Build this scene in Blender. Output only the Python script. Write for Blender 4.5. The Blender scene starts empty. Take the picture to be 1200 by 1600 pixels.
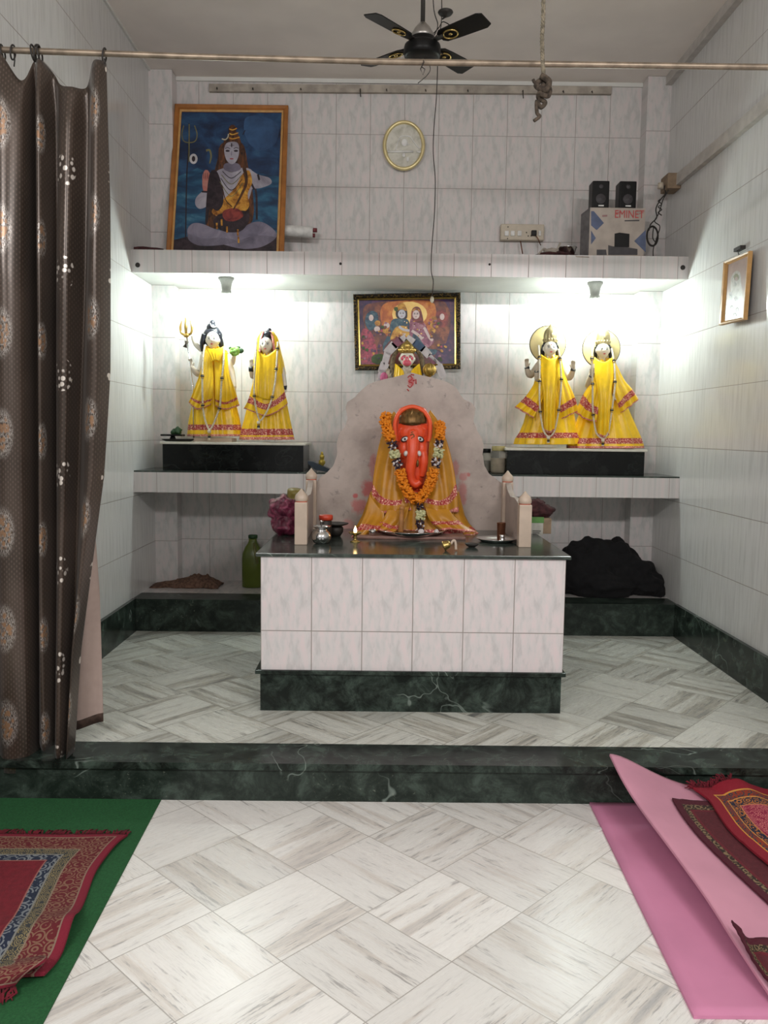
import bpy, bmesh, math, random
from mathutils import Vector, Matrix, noise as mnoise
from math import sin, cos, pi
random.seed(7)
SC = bpy.context.scene
COL = SC.collection

# ------------------------------------------------------------------ camera
F, YAW, PITCH, ROLL, HC = 1286.4, .0051, -.0964, .0120, 1.0966
fwd = Vector((sin(YAW)*cos(PITCH), cos(YAW)*cos(PITCH), sin(PITCH)))
rgt0 = Vector((cos(YAW), -sin(YAW), 0)); up0 = rgt0.cross(fwd)
RG = rgt0*cos(ROLL) + up0*sin(ROLL); UP = up0*cos(ROLL) - rgt0*sin(ROLL)
CAM = Vector((0, 0, HC))
cd = bpy.data.cameras.new('camera'); cam = bpy.data.objects.new('camera', cd); COL.objects.link(cam)
cd.sensor_fit = 'VERTICAL'; cd.sensor_height = 24; cd.lens = F/1600*24; cd.clip_start = .05
M = Matrix((RG, UP, -fwd)).transposed().to_4x4(); M.translation = CAM
cam.matrix_world = M; SC.camera = cam

# ------------------------------------------------------------------ world, exposure, hall lights
SC.view_settings.view_transform = 'Standard'; SC.view_settings.look = 'None'
SC.view_settings.exposure = 0.0; SC.view_settings.gamma = 1; SC.view_settings.use_curve_mapping = False
SC.cycles.use_denoising = True
W = bpy.data.worlds.new('world'); SC.world = W; W.use_nodes = True
W.node_tree.nodes['Background'].inputs[0].default_value = (.96, .93, .90, 1)
W.node_tree.nodes['Background'].inputs[1].default_value = .50

def area(name, loc, target, sx, sy, power, color):
    l = bpy.data.lights.new(name, 'AREA'); l.shape = 'RECTANGLE'; l.size = sx; l.size_y = sy
    l.energy = power; l.color = color
    o = bpy.data.objects.new(name, l); COL.objects.link(o); o.location = loc
    o.rotation_euler = (Vector(target)-Vector(loc)).to_track_quat('-Z', 'Y').to_euler()
    return o
# two tube lights of the hall, high on the walls behind the viewpoint
area('hall_tube_light', (-1.3, -.9, 2.7), (-.2, 1.7, -.1), 1.2, .12, 58, (1, .965, .945))
area('hall_tube_light', (1.6, -.9, 2.7), (.2, 1.7, -.1), 1.2, .12, 58, (1, .965, .945))
BULB_POWER = 135.0

def at(px, py, Y):
    d = fwd + RG*((px-600)/F) - UP*((py-800)/F)
    return CAM + d*(Y/d.y)
def atZ(px, py, Z):
    d = fwd + RG*((px-600)/F) - UP*((py-800)/F)
    return CAM + d*((Z-HC)/d.z)
def atX(px, py, X):
    d = fwd + RG*((px-600)/F) - UP*((py-800)/F)
    return CAM + d*(X/d.x)
def atP(px, py, p0, n):
    d = fwd + RG*((px-600)/F) - UP*((py-800)/F)
    return CAM + d*((p0-CAM).dot(n)/d.dot(n))
def atS(px, py, hf, Y0=1.5, Y1=4.9):
    "first point along the line of sight that lies below the height field hf(x, y)"
    d = fwd + RG*((px-600)/F) - UP*((py-800)/F); d = d/d.y
    y = Y0
    while y < Y1:
        p = CAM + d*y
        if p.z < hf(p.x, p.y): break
        y += .004
    return p

# ------------------------------------------------------------------ materials
class G:
    def __init__(s, name):
        s.mat = bpy.data.materials.new(name); s.mat.use_nodes = True
        s.nt = s.mat.node_tree; s.b = s.nt.nodes['Principled BSDF']
    def n(s, t, **kw):
        nd = s.nt.nodes.new('ShaderNode'+t)
        for k, v in kw.items(): setattr(nd, k, v)
        return nd
    def put(s, sock, v):
        if isinstance(v, bpy.types.NodeSocket): s.nt.links.new(v, sock)
        elif isinstance(v, (tuple, list)) and len(v) == 3 and sock.type == 'RGBA': sock.default_value = (*v, 1)
        else: sock.default_value = v
    def m(s, op, a, b=None, c=None, clamp=False):
        nd = s.n('Math', operation=op); nd.use_clamp = clamp
        s.put(nd.inputs[0], a)
        if b is not None: s.put(nd.inputs[1], b)
        if c is not None: s.put(nd.inputs[2], c)
        return nd.outputs[0]
    def vec(s, x, y, z=0.0):
        nd = s.n('CombineXYZ')
        for i, v in enumerate((x, y, z)): s.put(nd.inputs[i], v)
        return nd.outputs[0]
    def sep(s, v):
        nd = s.n('SeparateXYZ'); s.put(nd.inputs[0], v); return nd.outputs
    def pos(s): return s.n('NewGeometry').outputs['Position']
    def uv(s): return s.n('TexCoord').outputs['UV']
    def obj(s): return s.n('TexCoord').outputs['Object']
    def noise(s, v, scale, detail=3, rough=.5, dist=0.0):
        nd = s.n('TexNoise'); s.put(nd.inputs['Vector'], v)
        nd.inputs['Scale'].default_value = scale; nd.inputs['Detail'].default_value = detail
        nd.inputs['Roughness'].default_value = rough; nd.inputs['Distortion'].default_value = dist
        return nd.outputs['Fac']
    def voro(s, v, scale, out='Distance', rnd=1.0):
        nd = s.n('TexVoronoi'); s.put(nd.inputs['Vector'], v); nd.inputs['Scale'].default_value = scale
        nd.inputs['Randomness'].default_value = rnd
        return nd.outputs[out]
    def rnd(s, v):
        nd = s.n('TexWhiteNoise'); s.put(nd.inputs['Vector'], v); return nd.outputs['Value']
    def ramp(s, f, stops, interp='LINEAR'):
        nd = s.n('ValToRGB'); s.put(nd.inputs[0], f); cr = nd.color_ramp; cr.interpolation = interp
        while len(cr.elements) < len(stops): cr.elements.new(.5)
        for e, (p, c) in zip(cr.elements, stops):
            e.position = p; e.color = (*c, 1) if isinstance(c, (tuple, list)) else (c, c, c, 1)
        return nd.outputs[0]
    def mix(s, f, a, b, mode='MIX'):
        nd = s.n('Mix', data_type='RGBA', blend_type=mode); s.put(nd.inputs[0], f); s.put(nd.inputs[6], a); s.put(nd.inputs[7], b)
        return nd.outputs[2]
    def step(s, f, a, b): # smooth ramp 0..1 between a and b
        nd = s.n('MapRange', interpolation_type='SMOOTHSTEP'); s.put(nd.inputs[0], f)
        nd.inputs[1].default_value = a; nd.inputs[2].default_value = b
        return nd.outputs[0]
    def bump(s, h, strength=.3, dist=.01):
        nd = s.n('Bump'); nd.inputs['Strength'].default_value = strength; nd.inputs['Distance'].default_value = dist
        s.put(nd.inputs['Height'], h); s.nt.links.new(nd.outputs[0], s.b.inputs['Normal'])
    def out(s, col=None, rough=None, metal=None, **kw):
        if col is not None: s.put(s.b.inputs['Base Color'], col)
        if rough is not None: s.put(s.b.inputs['Roughness'], rough)
        if metal is not None: s.put(s.b.inputs['Metallic'], metal)
        for k, v in kw.items(): s.put(s.b.inputs[k.replace('_', ' ')], v)
        return s.mat

def plain(name, col, rough=.6, metal=0.0, var=.12, scale=30, bump=0.0, **kw):
    g = G(name); nz = g.noise(g.obj(), scale, 3)
    c2 = tuple(c*(1-var*2) for c in col)
    g.out(g.mix(g.step(nz, .3, .7), c2, col), rough, metal, **kw)
    if bump: g.bump(nz, bump, .004)
    return g.mat

def tile_mat(name, ax, u0, v0, w, h, groove=.0016, base=(.64, .615, .605), tint=1.0, streak=False, grout=(.30, .27, .25), topz=False):
    g = G(name); P = g.sep(g.pos())
    u = g.m('DIVIDE', g.m('SUBTRACT', P[ax], u0), w); v = g.m('DIVIDE', g.m('SUBTRACT', P[1 if topz else 2], v0), h)
    fu, fv = g.m('FRACT', u), g.m('FRACT', v); iu, iv = g.m('FLOOR', u), g.m('FLOOR', v)
    du = g.m('MULTIPLY', g.m('MINIMUM', fu, g.m('SUBTRACT', 1.0, fu)), w)
    dv = g.m('MULTIPLY', g.m('MINIMUM', fv, g.m('SUBTRACT', 1.0, fv)), h)
    r = g.rnd(g.vec(iu, iv, 3.0))
    if streak:
        lv = g.vec(g.m('MULTIPLY', u, 5.0), g.m('MULTIPLY', v, .5), g.m('MULTIPLY', r, .0))
        nz = g.noise(lv, 2.4, 5, .6)
        c = g.ramp(nz, [(.30, tuple(x*.80 for x in base)), (.5, tuple(x*.95 for x in base)), (.68, base)])
        c = g.mix(g.m('MULTIPLY', g.step(g.noise(g.vec(u, v, 9.0), 1.1, 2), .5, .75), .25), c, (base[0]*.93, base[1]*.95, base[2]*.88))
        gm = g.step(dv, groove*.6, groove*1.5); gu = g.m('ADD', .55, g.m('MULTIPLY', g.step(du, groove*.5, groove*1.3), .45))
        gm = g.m('MULTIPLY', gm, gu)
    else:
        seed = g.m('MULTIPLY', r, .18)
        lv = g.vec(g.m('MULTIPLY', fu, 1.3), g.m('MULTIPLY', fv, .62), seed)
        n1 = g.noise(lv, 2.6, 3, .55, .5)
        vein = g.step(g.m('ABSOLUTE', g.m('SUBTRACT', n1, .5)), .0, .075)
        n2 = g.noise(g.vec(g.m('MULTIPLY', fu, 3.0), g.m('MULTIPLY', fv, 1.4), g.m('ADD', seed, 5.0)), 2.4, 4, .6)
        c = g.ramp(n2, [(.32, (base[0]*.86, base[1]*.90, base[2]*.90)), (.5, tuple(x*.98 for x in base)), (.66, (base[0]*1.05, base[1]*.98, base[2]*.99))])
        k = g.step(n2, .38, .6)
        c = g.mix(g.m('MULTIPLY', g.m('SUBTRACT', 1.0, vein), g.m('MULTIPLY', g.m('SUBTRACT', 1.0, k), .5)), c, tuple(x*.76 for x in base))
        gm = g.step(g.m('MINIMUM', du, dv), groove*.5, groove*1.4)
    c = g.mix(gm, grout, c)
    g.out(c, g.m('ADD', .16, g.m('MULTIPLY', g.m('SUBTRACT', 1.0, gm), .5)))
    g.b.inputs['IOR'].default_value = 1.45
    g.bump(gm, .25, .002)
    return g.mat

def floor_mat(name, base, warm, dark, ox, oy, ang, sa, sb, cmul=1.0):
    g = G(name); P = g.sep(g.pos())
    x = g.m('SUBTRACT', P[0], ox); y = g.m('SUBTRACT', P[1], oy)
    u = g.m('DIVIDE', g.m('ADD', g.m('MULTIPLY', x, cos(ang)), g.m('MULTIPLY', y, sin(ang))), sa)
    v = g.m('DIVIDE', g.m('SUBTRACT', g.m('MULTIPLY', x, sin(ang)), g.m('MULTIPLY', y, cos(ang))), sb)
    fu, fv = g.m('FRACT', u), g.m('FRACT', v); iu, iv = g.m('FLOOR', u), g.m('FLOOR', v)
    d = g.m('MULTIPLY', g.m('MINIMUM', g.m('MINIMUM', fu, g.m('SUBTRACT', 1.0, fu)), g.m('MINIMUM', fv, g.m('SUBTRACT', 1.0, fv))), sa)
    r1 = g.rnd(g.vec(iu, iv, 1.0)); r2 = g.rnd(g.vec(iu, iv, 2.0)); r3 = g.rnd(g.vec(iu, iv, 7.0))
    par = g.m('MODULO', g.m('ADD', g.m('ADD', iu, iv), 200.0), 2.0)
    a = g.m('ADD', g.m('MULTIPLY', fu, par), g.m('MULTIPLY', fv, g.m('SUBTRACT', 1.0, par)))
    b = g.m('ADD', g.m('MULTIPLY', fv, par), g.m('MULTIPLY', fu, g.m('SUBTRACT', 1.0, par)))
    lv = g.vec(g.m('ADD', g.m('MULTIPLY', a, .22), g.m('MULTIPLY', r1, 40.0)), g.m('MULTIPLY', b, 3.6), g.m('MULTIPLY', r2, 30.0))
    n1 = g.noise(lv, 1.5, 5, .60, .12)
    lv2 = g.vec(g.m('ADD', g.m('MULTIPLY', a, 1.6), g.m('MULTIPLY', r2, 17.0)), g.m('MULTIPLY', b, 17.0), g.m('MULTIPLY', r1, 11.0))
    n2 = g.noise(lv2, 1.8, 4, .7)
    c = g.ramp(n1, [(.27, dark), (.40, warm), (.50, base), (.70, tuple(min(1, q*1.04) for q in base))])
    c = g.mix(g.m('MULTIPLY', g.m('MULTIPLY', g.step(n2, .54, .66), g.step(n1, .66, .44)), .85), c, tuple(q*.75 for q in dark))
    tone = g.m('ADD', 1-.16*cmul, g.m('MULTIPLY', r3, .18*cmul))
    c = g.mix(1.0, c, g.vec(tone, tone, tone), 'MULTIPLY')
    gm = g.step(d, .0006, .0022)
    c = g.mix(gm, tuple(q*.55 for q in warm), c)
    g.out(c, g.m('ADD', .22, g.m('MULTIPLY', n2, .12)))
    return g.mat

def green_marble(name, lo=(.006, .010, .008), hi=(.060, .088, .072), vein=(.22, .27, .24), rough=.22, dirt=.0, sc=1.0):
    g = G(name); p = g.pos()
    n1 = g.noise(p, 11*sc, 8, .74, .5); n2 = g.noise(p, 3.2*sc, 3, .55, .5); n3 = g.noise(p, 2.6*sc, 2)
    c = g.ramp(n1, [(.42, lo), (.52, tuple((a+b)/2*.7 for a, b in zip(lo, hi))), (.66, hi)])
    v = g.m('MULTIPLY', g.m('SUBTRACT', 1.0, g.step(g.m('ABSOLUTE', g.m('SUBTRACT', n2, .5)), .0, .007)), g.step(n3, .50, .62))
    c = g.mix(g.m('MULTIPLY', v, .75), c, vein)
    if dirt:
        sp = g.step(g.noise(p, 60, 3, .8), .60, .74); c = g.mix(g.m('MULTIPLY', g.m('MULTIPLY', sp, g.step(n3, .42, .6)), dirt), c, (.30, .33, .27))
    g.b.inputs['Specular IOR Level'].default_value = .28
    return g.out(c, rough)

MT = {}
MT['tile_up'] = tile_mat('back_wall_tile', 0, -.281, 2.53-3.0, .2, .3)
MT['tile_low'] = tile_mat('back_wall_tile_lower', 0, -.640, 1.634-3.0, .2, .3)
MT['tile_side'] = tile_mat('side_wall_tile', 1, 3.57-2, 1.634-3.0, .2, .3, streak=True, base=(.69, .69, .685))
MT['tile_altar'] = tile_mat('altar_tile', 0, -.459, .3215-3, .1972, .3, base=(.72, .68, .682), groove=.0018)
MT['tile_fascia'] = tile_mat('shelf_face_tile', 0, at(241.3, 400, 4.51).x, 1.2, .2, 4.0)
MT['tile_ledge'] = tile_mat('ledge_tile', 0, -.64, 4.42, .2, .3, topz=True, base=(.6, .57, .56))
MT['floor_low'] = floor_mat('white_marble_floor', (.86, .85, .82), (.74, .70, .65), (.50, .49, .485), -.619, 2.208, .7927, .2824, .2814)
MT['floor_up'] = floor_mat('grey_streaked_marble_floor', (.68, .695, .64), (.47, .46, .40), (.21, .22, .215), .851, 3.078, .84, .30, .287, 1.3)
MT['green'] = green_marble('dark_green_marble')
MT['green_lo'] = green_marble('dusty_green_marble', dirt=.5, lo=(.011, .018, .014), hi=(.06, .085, .07), rough=.35)
MT['green_top'] = green_marble('green_marble_slab', lo=(.035, .045, .04), hi=(.09, .115, .10), rough=.16)
MT['black_stone'] = green_marble('black_stone', lo=(.004, .005, .005), hi=(.014, .017, .016), vein=(.022, .027, .025), rough=.2)
MT['ceil'] = plain('ceiling_paint', (.86, .80, .75), .9, var=.04, scale=3)
MT['plaster'] = plain('white_plaster', (.70, .70, .67), .8, var=.04, scale=5)
MT['edge_paint'] = plain('grey_paint_edge', (.55, .52, .49), .8, var=.08, scale=20)
MT['slabmarble'] = None

# ------------------------------------------------------------------ mesh helpers
class MB:
    def __init__(s): s.v = []; s.f = []; s.m = []; s.uv = {}; s.sm = []
    def face(s, idx, m=0, smooth=True): s.f.append(tuple(idx)); s.m.append(m); s.sm.append(smooth)
    def add(s, p): s.v.append(Vector(p)); return len(s.v)-1
    def box(s, a, b, m=0, rot=0.0, bev=0.0):
        a, b = Vector(a), Vector(b); c = (a+b)/2; k = len(s.v)
        R = Matrix.Rotation(rot, 3, 'Z')
        if bev <= 0:
            for z in (a.z, b.z):
                for x, y in ((a.x, a.y), (b.x, a.y), (b.x, b.y), (a.x, b.y)):
                    s.v.append(c + R @ (Vector((x, y, z))-c))
            for q in ((3, 2, 1, 0), (4, 5, 6, 7), (0, 1, 5, 4), (1, 2, 6, 5), (2, 3, 7, 6), (3, 0, 4, 7)): s.face([k+i for i in q], m, False)
        else:
            h = (b-a)/2; h = Vector([abs(t) for t in h]); e = min(bev, min(h)*.95)
            bm = bmesh.new(); bmesh.ops.create_cube(bm, size=1)
            for v in bm.verts: v.co = Vector((v.co.x*2*h.x, v.co.y*2*h.y, v.co.z*2*h.z))
            bmesh.ops.bevel(bm, geom=bm.edges[:], offset=e, segments=2, affect='EDGES', profile=.6)
            bm.verts.ensure_lookup_table()
            for v in bm.verts: s.v.append(c + R @ v.co)
            for f in bm.faces: s.face([k+v.index for v in f.verts], m, False)
            bm.free()
        return s
    def tube(s, pts, r, n=10, m=0, caps=True, closed=False):
        pts = [Vector(p) for p in pts]; N = len(pts); k = len(s.v)
        rr = r if isinstance(r, (list, tuple)) else [r]*N
        prev = None
        for i, p in enumerate(pts):
            if closed: t = pts[(i+1) % N]-pts[i-1]
            else: t = pts[min(i+1, N-1)]-pts[max(i-1, 0)]
            t = t.normalized() if t.length > 1e-9 else Vector((0, 0, 1))
            if prev is None:
                a = Vector((0, 0, 1)) if abs(t.z) < .9 else Vector((1, 0, 0)); u = t.cross(a).normalized()
            else:
                u = prev - t*prev.dot(t); u = u.normalized() if u.length > 1e-6 else t.orthogonal().normalized()
            prev = u; w = t.cross(u)
            for j in range(n):
                th = 2*pi*j/n; s.v.append(p + (u*cos(th)+w*sin(th))*rr[i])
        for i in range(N if closed else N-1):
            a, b = k+i*n, k+((i+1) % N)*n
            for j in range(n): s.face((a+j, a+(j+1) % n, b+(j+1) % n, b+j), m)
        if caps and not closed:
            s.face([k+j for j in range(n)][::-1], m, False); s.face([k+(N-1)*n+j for j in range(n)], m, False)
        return s
    def lathe(s, prof, c, n=28, m=0, axis=None, caps=True, tilt=None):
        "prof: list of (radius, height)"
        c = Vector(c); k = len(s.v); T = tilt if tilt is not None else Matrix.Identity(3)
        for r, z in prof:
            for j in range(n):
                th = 2*pi*j/n; s.v.append(c + T @ Vector((r*cos(th), r*sin(th), z)))
        for i in range(len(prof)-1):
            for j in range(n): s.face((k+i*n+j, k+i*n+(j+1) % n, k+(i+1)*n+(j+1) % n, k+(i+1)*n+j), m)
        if caps:
            s.face([k+j for j in range(n)][::-1], m, False); s.face([k+(len(prof)-1)*n+j for j in range(n)], m, False)
        return s
    def ball(s, c, r, m=0, nu=16, nv=10, jit=0.0, R=None, seed=0):
        c = Vector(c); r = r if isinstance(r, (tuple, list)) else (r, r, r); k = len(s.v)
        for i in range(nv+1):
            ph = pi*i/nv
            for j in range(nu):
                th = 2*pi*j/nu
                d = Vector((sin(ph)*cos(th), sin(ph)*sin(th), cos(ph)))
                q = 1 + (jit*mnoise.noise(d*2.2+Vector((seed*3.1, seed, 0))) if jit else 0)
                w = Vector((d.x*r[0], d.y*r[1], d.z*r[2]))*q
                s.v.append(c + (R @ w if R is not None else w))
        for i in range(nv):
            for j in range(nu): s.face((k+i*nu+j, k+(i+1)*nu+j, k+(i+1)*nu+(j+1) % nu, k+i*nu+(j+1) % nu), m)
        return s
    def rings(s, rings, m=0, closed=True, caps=False, mf=None):
        k = len(s.v); n = len(rings[0])
        for R in rings: s.v.extend(Vector(p) for p in R)
        for i in range(len(rings)-1):
            for j in range(n if closed else n-1):
                mm = mf(i, j) if mf else m
                s.face((k+i*n+j, k+i*n+(j+1) % n, k+(i+1)*n+(j+1) % n, k+(i+1)*n+j), mm)
        if caps:
            s.face([k+j for j in range(n)][::-1], m, False); s.face([k+(len(rings)-1)*n+j for j in range(n)], m, False)
        return s
    def grid(s, P, m=0, mf=None, uv=None):
        "P[i][j] points"
        k = len(s.v); n = len(P[0])
        for i, row in enumerate(P):
            for j, p in enumerate(row):
                if uv: s.uv[len(s.v)] = uv(i, j)
                s.v.append(Vector(p))
        for i in range(len(P)-1):
            for j in range(n-1):
                s.face((k+i*n+j, k+i*n+j+1, k+(i+1)*n+j+1, k+(i+1)*n+j), mf(i, j) if mf else m)
        return s
    def sheet(s, P, t, m=0, mf=None, uv=None, nrm=None):
        "grid with thickness t, closed all round"
        I, J = len(P), len(P[0]); Q = []
        for i in range(I):
            row = []
            for j in range(J):
                a = Vector(P[min(i+1, I-1)][j])-Vector(P[max(i-1, 0)][j]); b = Vector(P[i][min(j+1, J-1)])-Vector(P[i][max(j-1, 0)])
                n = nrm if nrm is not None else a.cross(b).normalized()
                row.append(Vector(P[i][j])+n*t)
            Q.append(row)
        k = len(s.v); s.grid(P, m, mf, uv); k2 = len(s.v); s.grid(Q, m, mf, uv)
        def e(i, j): return i*J+j
        for j in range(J-1):
            s.face((k+e(0, j), k+e(0, j+1), k2+e(0, j+1), k2+e(0, j)), mf(0, j) if mf else m, False)
            s.face((k+e(I-1, j), k+e(I-1, j+1), k2+e(I-1, j+1), k2+e(I-1, j)), mf(I-2, j) if mf else m, False)
        for i in range(I-1):
            s.face((k+e(i, 0), k+e(i+1, 0), k2+e(i+1, 0), k2+e(i, 0)), mf(i, 0) if mf else m, False)
            s.face((k+e(i, J-1), k+e(i+1, J-1), k2+e(i+1, J-1), k2+e(i, J-1)), mf(i, J-2) if mf else m, False)
        return s
    def slab(s, pts, dv, m=0):
        "closed planar outline extruded by vector dv"
        pts = [Vector(p) for p in pts]; n = len(pts); k = len(s.v); s.v += pts + [p+Vector(dv) for p in pts]
        s.face(range(k, k+n), m, False); s.face(range(k+2*n-1, k+n-1, -1), m, False)
        for i in range(n): s.face((k+i, k+(i+1) % n, k+n+(i+1) % n, k+n+i), m, False)
        return s
    def build(s, name, mats, parent=None, origin=None, fixn=True, subsurf=0):
        if not isinstance(mats, (list, tuple)): mats = [mats]
        if parent is not None: base = Vector(parent['_b'])
        elif origin is not None: base = Vector(origin)
        else:
            lo = Vector([min(v[i] for v in s.v) for i in range(3)]); hi = Vector([max(v[i] for v in s.v) for i in range(3)])
            base = Vector(((lo.x+hi.x)/2, (lo.y+hi.y)/2, lo.z))
        me = bpy.data.meshes.new(name); me.from_pydata([v-base for v in s.v], [], s.f); me.update()
        for m in mats: me.materials.append(MT[m] if isinstance(m, str) else m)
        me.polygons.foreach_set('material_index', s.m); me.polygons.foreach_set('use_smooth', s.sm)
        if s.uv:
            l = me.uv_layers.new(name='UVMap')
            for lp in me.loops: l.data[lp.index].uv = s.uv.get(lp.vertex_index, (0, 0))
        if fixn:
            bm = bmesh.new(); bm.from_mesh(me); bmesh.ops.recalc_face_normals(bm, faces=bm.faces); bm.to_mesh(me); bm.free()
        o = bpy.data.objects.new(name, me); COL.objects.link(o); o['_b'] = list(base)
        if parent is not None: o.parent = parent
        else: o.location = base
        if subsurf:
            md = o.modifiers.new('s', 'SUBSURF'); md.levels = subsurf; md.render_levels = subsurf
        return o

def tag(o, label, cat, group=None):
    o['label'] = label; o['category'] = cat
    if group: o['group'] = group
    return o
def thing(name, loc, label, cat, group=None):
    o = bpy.data.objects.new(name, None); COL.objects.link(o); o.location = loc; o['_b'] = list(loc); o.empty_display_size = .05
    return tag(o, label, cat, group)
def struct(o): o['kind'] = 'structure'; return o
def dup(root, dloc, label, rotz=0):
    r = root.copy(); COL.objects.link(r); r.location = root.location+Vector(dloc); r.rotation_euler.z += rotz; r['label'] = label
    def rec(src, dst):
        for ch in list(src.children):
            c = ch.copy(); COL.objects.link(c); c.parent = dst; rec(ch, c)
    rec(root, r)
    return r
def cr(pts, n=8, closed=False):
    "Catmull-Rom through points (any dimension)"
    P = [Vector(p) for p in pts]; out = []; N = len(P)
    for i in range(N if closed else N-1):
        if closed: a, b, c, d = P[i-1], P[i], P[(i+1) % N], P[(i+2) % N]
        else: a, b, c, d = P[max(i-1, 0)], P[i], P[i+1], P[min(i+2, N-1)]
        for k in range(n):
            t = k/n
            out.append(.5*((2*b)+(c-a)*t+(2*a-5*b+4*c-d)*t*t+(3*b-a-3*c+d)*t*t*t))
    if not closed: out.append(P[-1])
    return out
def lerp(a, b, t): return a+(b-a)*t
def tab(t, xs, ys):
    if t <= xs[0]: return ys[0]
    for i in range(len(xs)-1):
        if t <= xs[i+1]: return lerp(ys[i], ys[i+1], (t-xs[i])/(xs[i+1]-xs[i]))
    return ys[-1]

# ------------------------------------------------------------------ room
XL, XR, YB, YP, ZC = -1.343, 1.637, 5.007, 4.900, 3.135
YF, YH = 2.2, -2.4        # where the side walls end, far end of the hall floor
XPL, XPR = -1.210, 1.501
LOW = -.135
def sbox(name, a, b, m): return struct(MB().box(a, b).build(name, m))
o = MB().box((-3.6, YH, LOW-.1), (3.8, 2.79, LOW)).build('floor', 'floor_low'); struct(o)
o = MB().box((XL, 2.80, -.2), (XR, YB, 0)).build('floor', 'floor_up'); struct(o)
o = MB()
o.box((XL, YB, 1.95), (XR, YB+.12, ZC), 0); o.box((XL, YB, -.2), (XR, YB+.12, 1.95), 1)
struct(o.build('wall_back', ['tile_up', 'tile_low']))
sbox('wall_left', (XL-.12, YF, LOW-.1), (XL, YB+.12, ZC), 'tile_side')
sbox('wall_right', (XR, YF, LOW-.1), (XR+.12, YB+.12, ZC), 'tile_side')
sbox('ceiling', (-3.6, YH, ZC), (3.8, YB+.12, ZC+.1), 'ceil')
tp = tile_mat('pilaster_tile', 0, -1.38, 1.634-3.0, .2, .3)
tp2 = tile_mat('pilaster_tile_right', 0, 1.47, 1.634-3.0, .2, .3)
sbox('pillar_left', (XL, YP, 0), (XPL, YB+.01, ZC), tp)
sbox('pillar_right', (XPR, YP, 0), (XR, YB+.01, ZC), tp2)
sbox('baseboard_left', (XL, YF, 0), (XL+.02, 4.43, .181), 'green')
sbox('baseboard_right', (XR-.02, YF, 0), (XR, 4.43, .181), 'green')
# ceiling-wall plaster trims and the cement ledge that carries the cable on the right wall
sbox('trim_1', (XR-.035, YF, ZC-.05), (XR, YP, ZC), 'edge_paint')
sbox('trim_2', (XPL, YB-.012, ZC-.022), (XPR, YB, ZC), 'plaster')
sbox('trim_3', (XL, YF, ZC-.012), (XL+.012, YP, ZC), 'plaster')
a, b = 2.544, 2.470
sbox('trim_4', (XR-.028, YF, 2.470), (XR, YP-.04, 2.53), 'edge_paint')
# step between hall and platform
o = MB(); o.box((XL, 2.633, -.022), (XR, 2.81, .0015)); struct(o.build('trim_5', 'green'))
o = MB(); o.box((XL, 2.65, LOW-.05), (XR, 2.80, -.022)); struct(o.build('trim_6', 'green_lo'))
# ledge along the foot of the back wall
o = MB(); o.box((XL+.0, 4.424, 0), (XR-.0, 4.60, .178)); struct(o.build('trim_7', 'green_lo'))
o = MB(); o.box((XL, 4.60, 0), (XR, YB, .1775)); struct(o.build('trim_8', 'tile_ledge'))

# ------------------------------------------------------------------ upper shelf
sh = thing('masonry_shelf', (.15, 4.51, 1.935), 'upper tiled masonry shelf spanning the niche, with two bulbs under it', 'shelf')
MB().box((XL, 4.525, 1.935), (XR, YB, 2.050)).build('slab', 'plaster', sh)
MB().box((XL, 4.510, 1.933), (XR, 4.525, 2.052)).build('tiled_fascia', 'tile_fascia', sh)
sh = thing('masonry_shelf', (.15, 4.49, .756), 'lower tiled masonry shelf with dark stone top carrying the statues', 'shelf')
MB().box((XL, 4.505, .758), (XR, YB, .862)).build('slab', 'plaster', sh)
MB().box((XL, 4.490, .756), (XR, 4.505, .866)).build('tiled_fascia', 'tile_fascia', sh)
MB().box((XL, 4.492, .866), (XR, YB, .874)).build('stone_top', 'green_top', sh)

# ------------------------------------------------------------------ altar
XA, YA, WA = -.459, 3.155, 1.183
al = thing('altar', (XA+WA/2, 3.6, 0), 'white tiled altar block with dark green marble top and base', 'altar')
MB().box((XA, YA, .165), (XA+WA, 4.08, .614)).build('tiled_body', 'tile_altar', al)
MB().box((XA-.003, YA+.002, 0), (XA+WA-.003, 4.085, .150)).build('base_plinth', 'green', al)
MB().box((XA-.022, YA-.012, .150), (XA+WA+.012, 4.09, .166), bev=.003).build('plinth_molding', 'green', al)
MB().box((XA-.018, YA-.012, .614), (XA+WA+.018, 4.10, .6285), bev=.003).build('countertop', 'green_top', al)
ZT = .6285

# ------------------------------------------------------------------ more materials
def slabmarble():
    g = G('pinkish_carved_marble'); p = g.pos(); P = g.sep(p)
    n = g.noise(p, 5, 5, .65); n2 = g.noise(p, 24, 4, .7, .5)
    c = g.ramp(n, [(.3, (.33, .275, .245)), (.55, (.47, .40, .36)), (.75, (.52, .45, .41))])
    c = g.mix(g.m('MULTIPLY', g.step(n2, .60, .70), .55), c, (.18, .16, .15))
    def spot(x, z, r, rz=None):
        dx = g.m('DIVIDE', g.m('SUBTRACT', P[0], x), r); dz = g.m('DIVIDE', g.m('SUBTRACT', P[2], z), rz or r)
        return g.m('SQRT', g.m('ADD', g.m('MULTIPLY', dx, dx), g.m('MULTIPLY', dz, dz)))
    jit = g.m('MULTIPLY', g.m('SUBTRACT', g.noise(p, 30, 4, .7), .5), 1.4)
    m = None
    for x, z, r, rz, st in SPOTS:
        q = g.m('MULTIPLY', g.step(g.m('ADD', spot(x, z, r, rz), jit), 1.0, .45), st)
        m = q if m is None else g.m('MAXIMUM', m, q)
    c = g.mix(m, c, (.50, .055, .06))
    g.out(c, .42); return g.mat
def _s(px, py, r, st=.8, rz=None):
    p = at(px, py, 3.98); return (p.x, p.z, r, rz or r, st)
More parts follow.
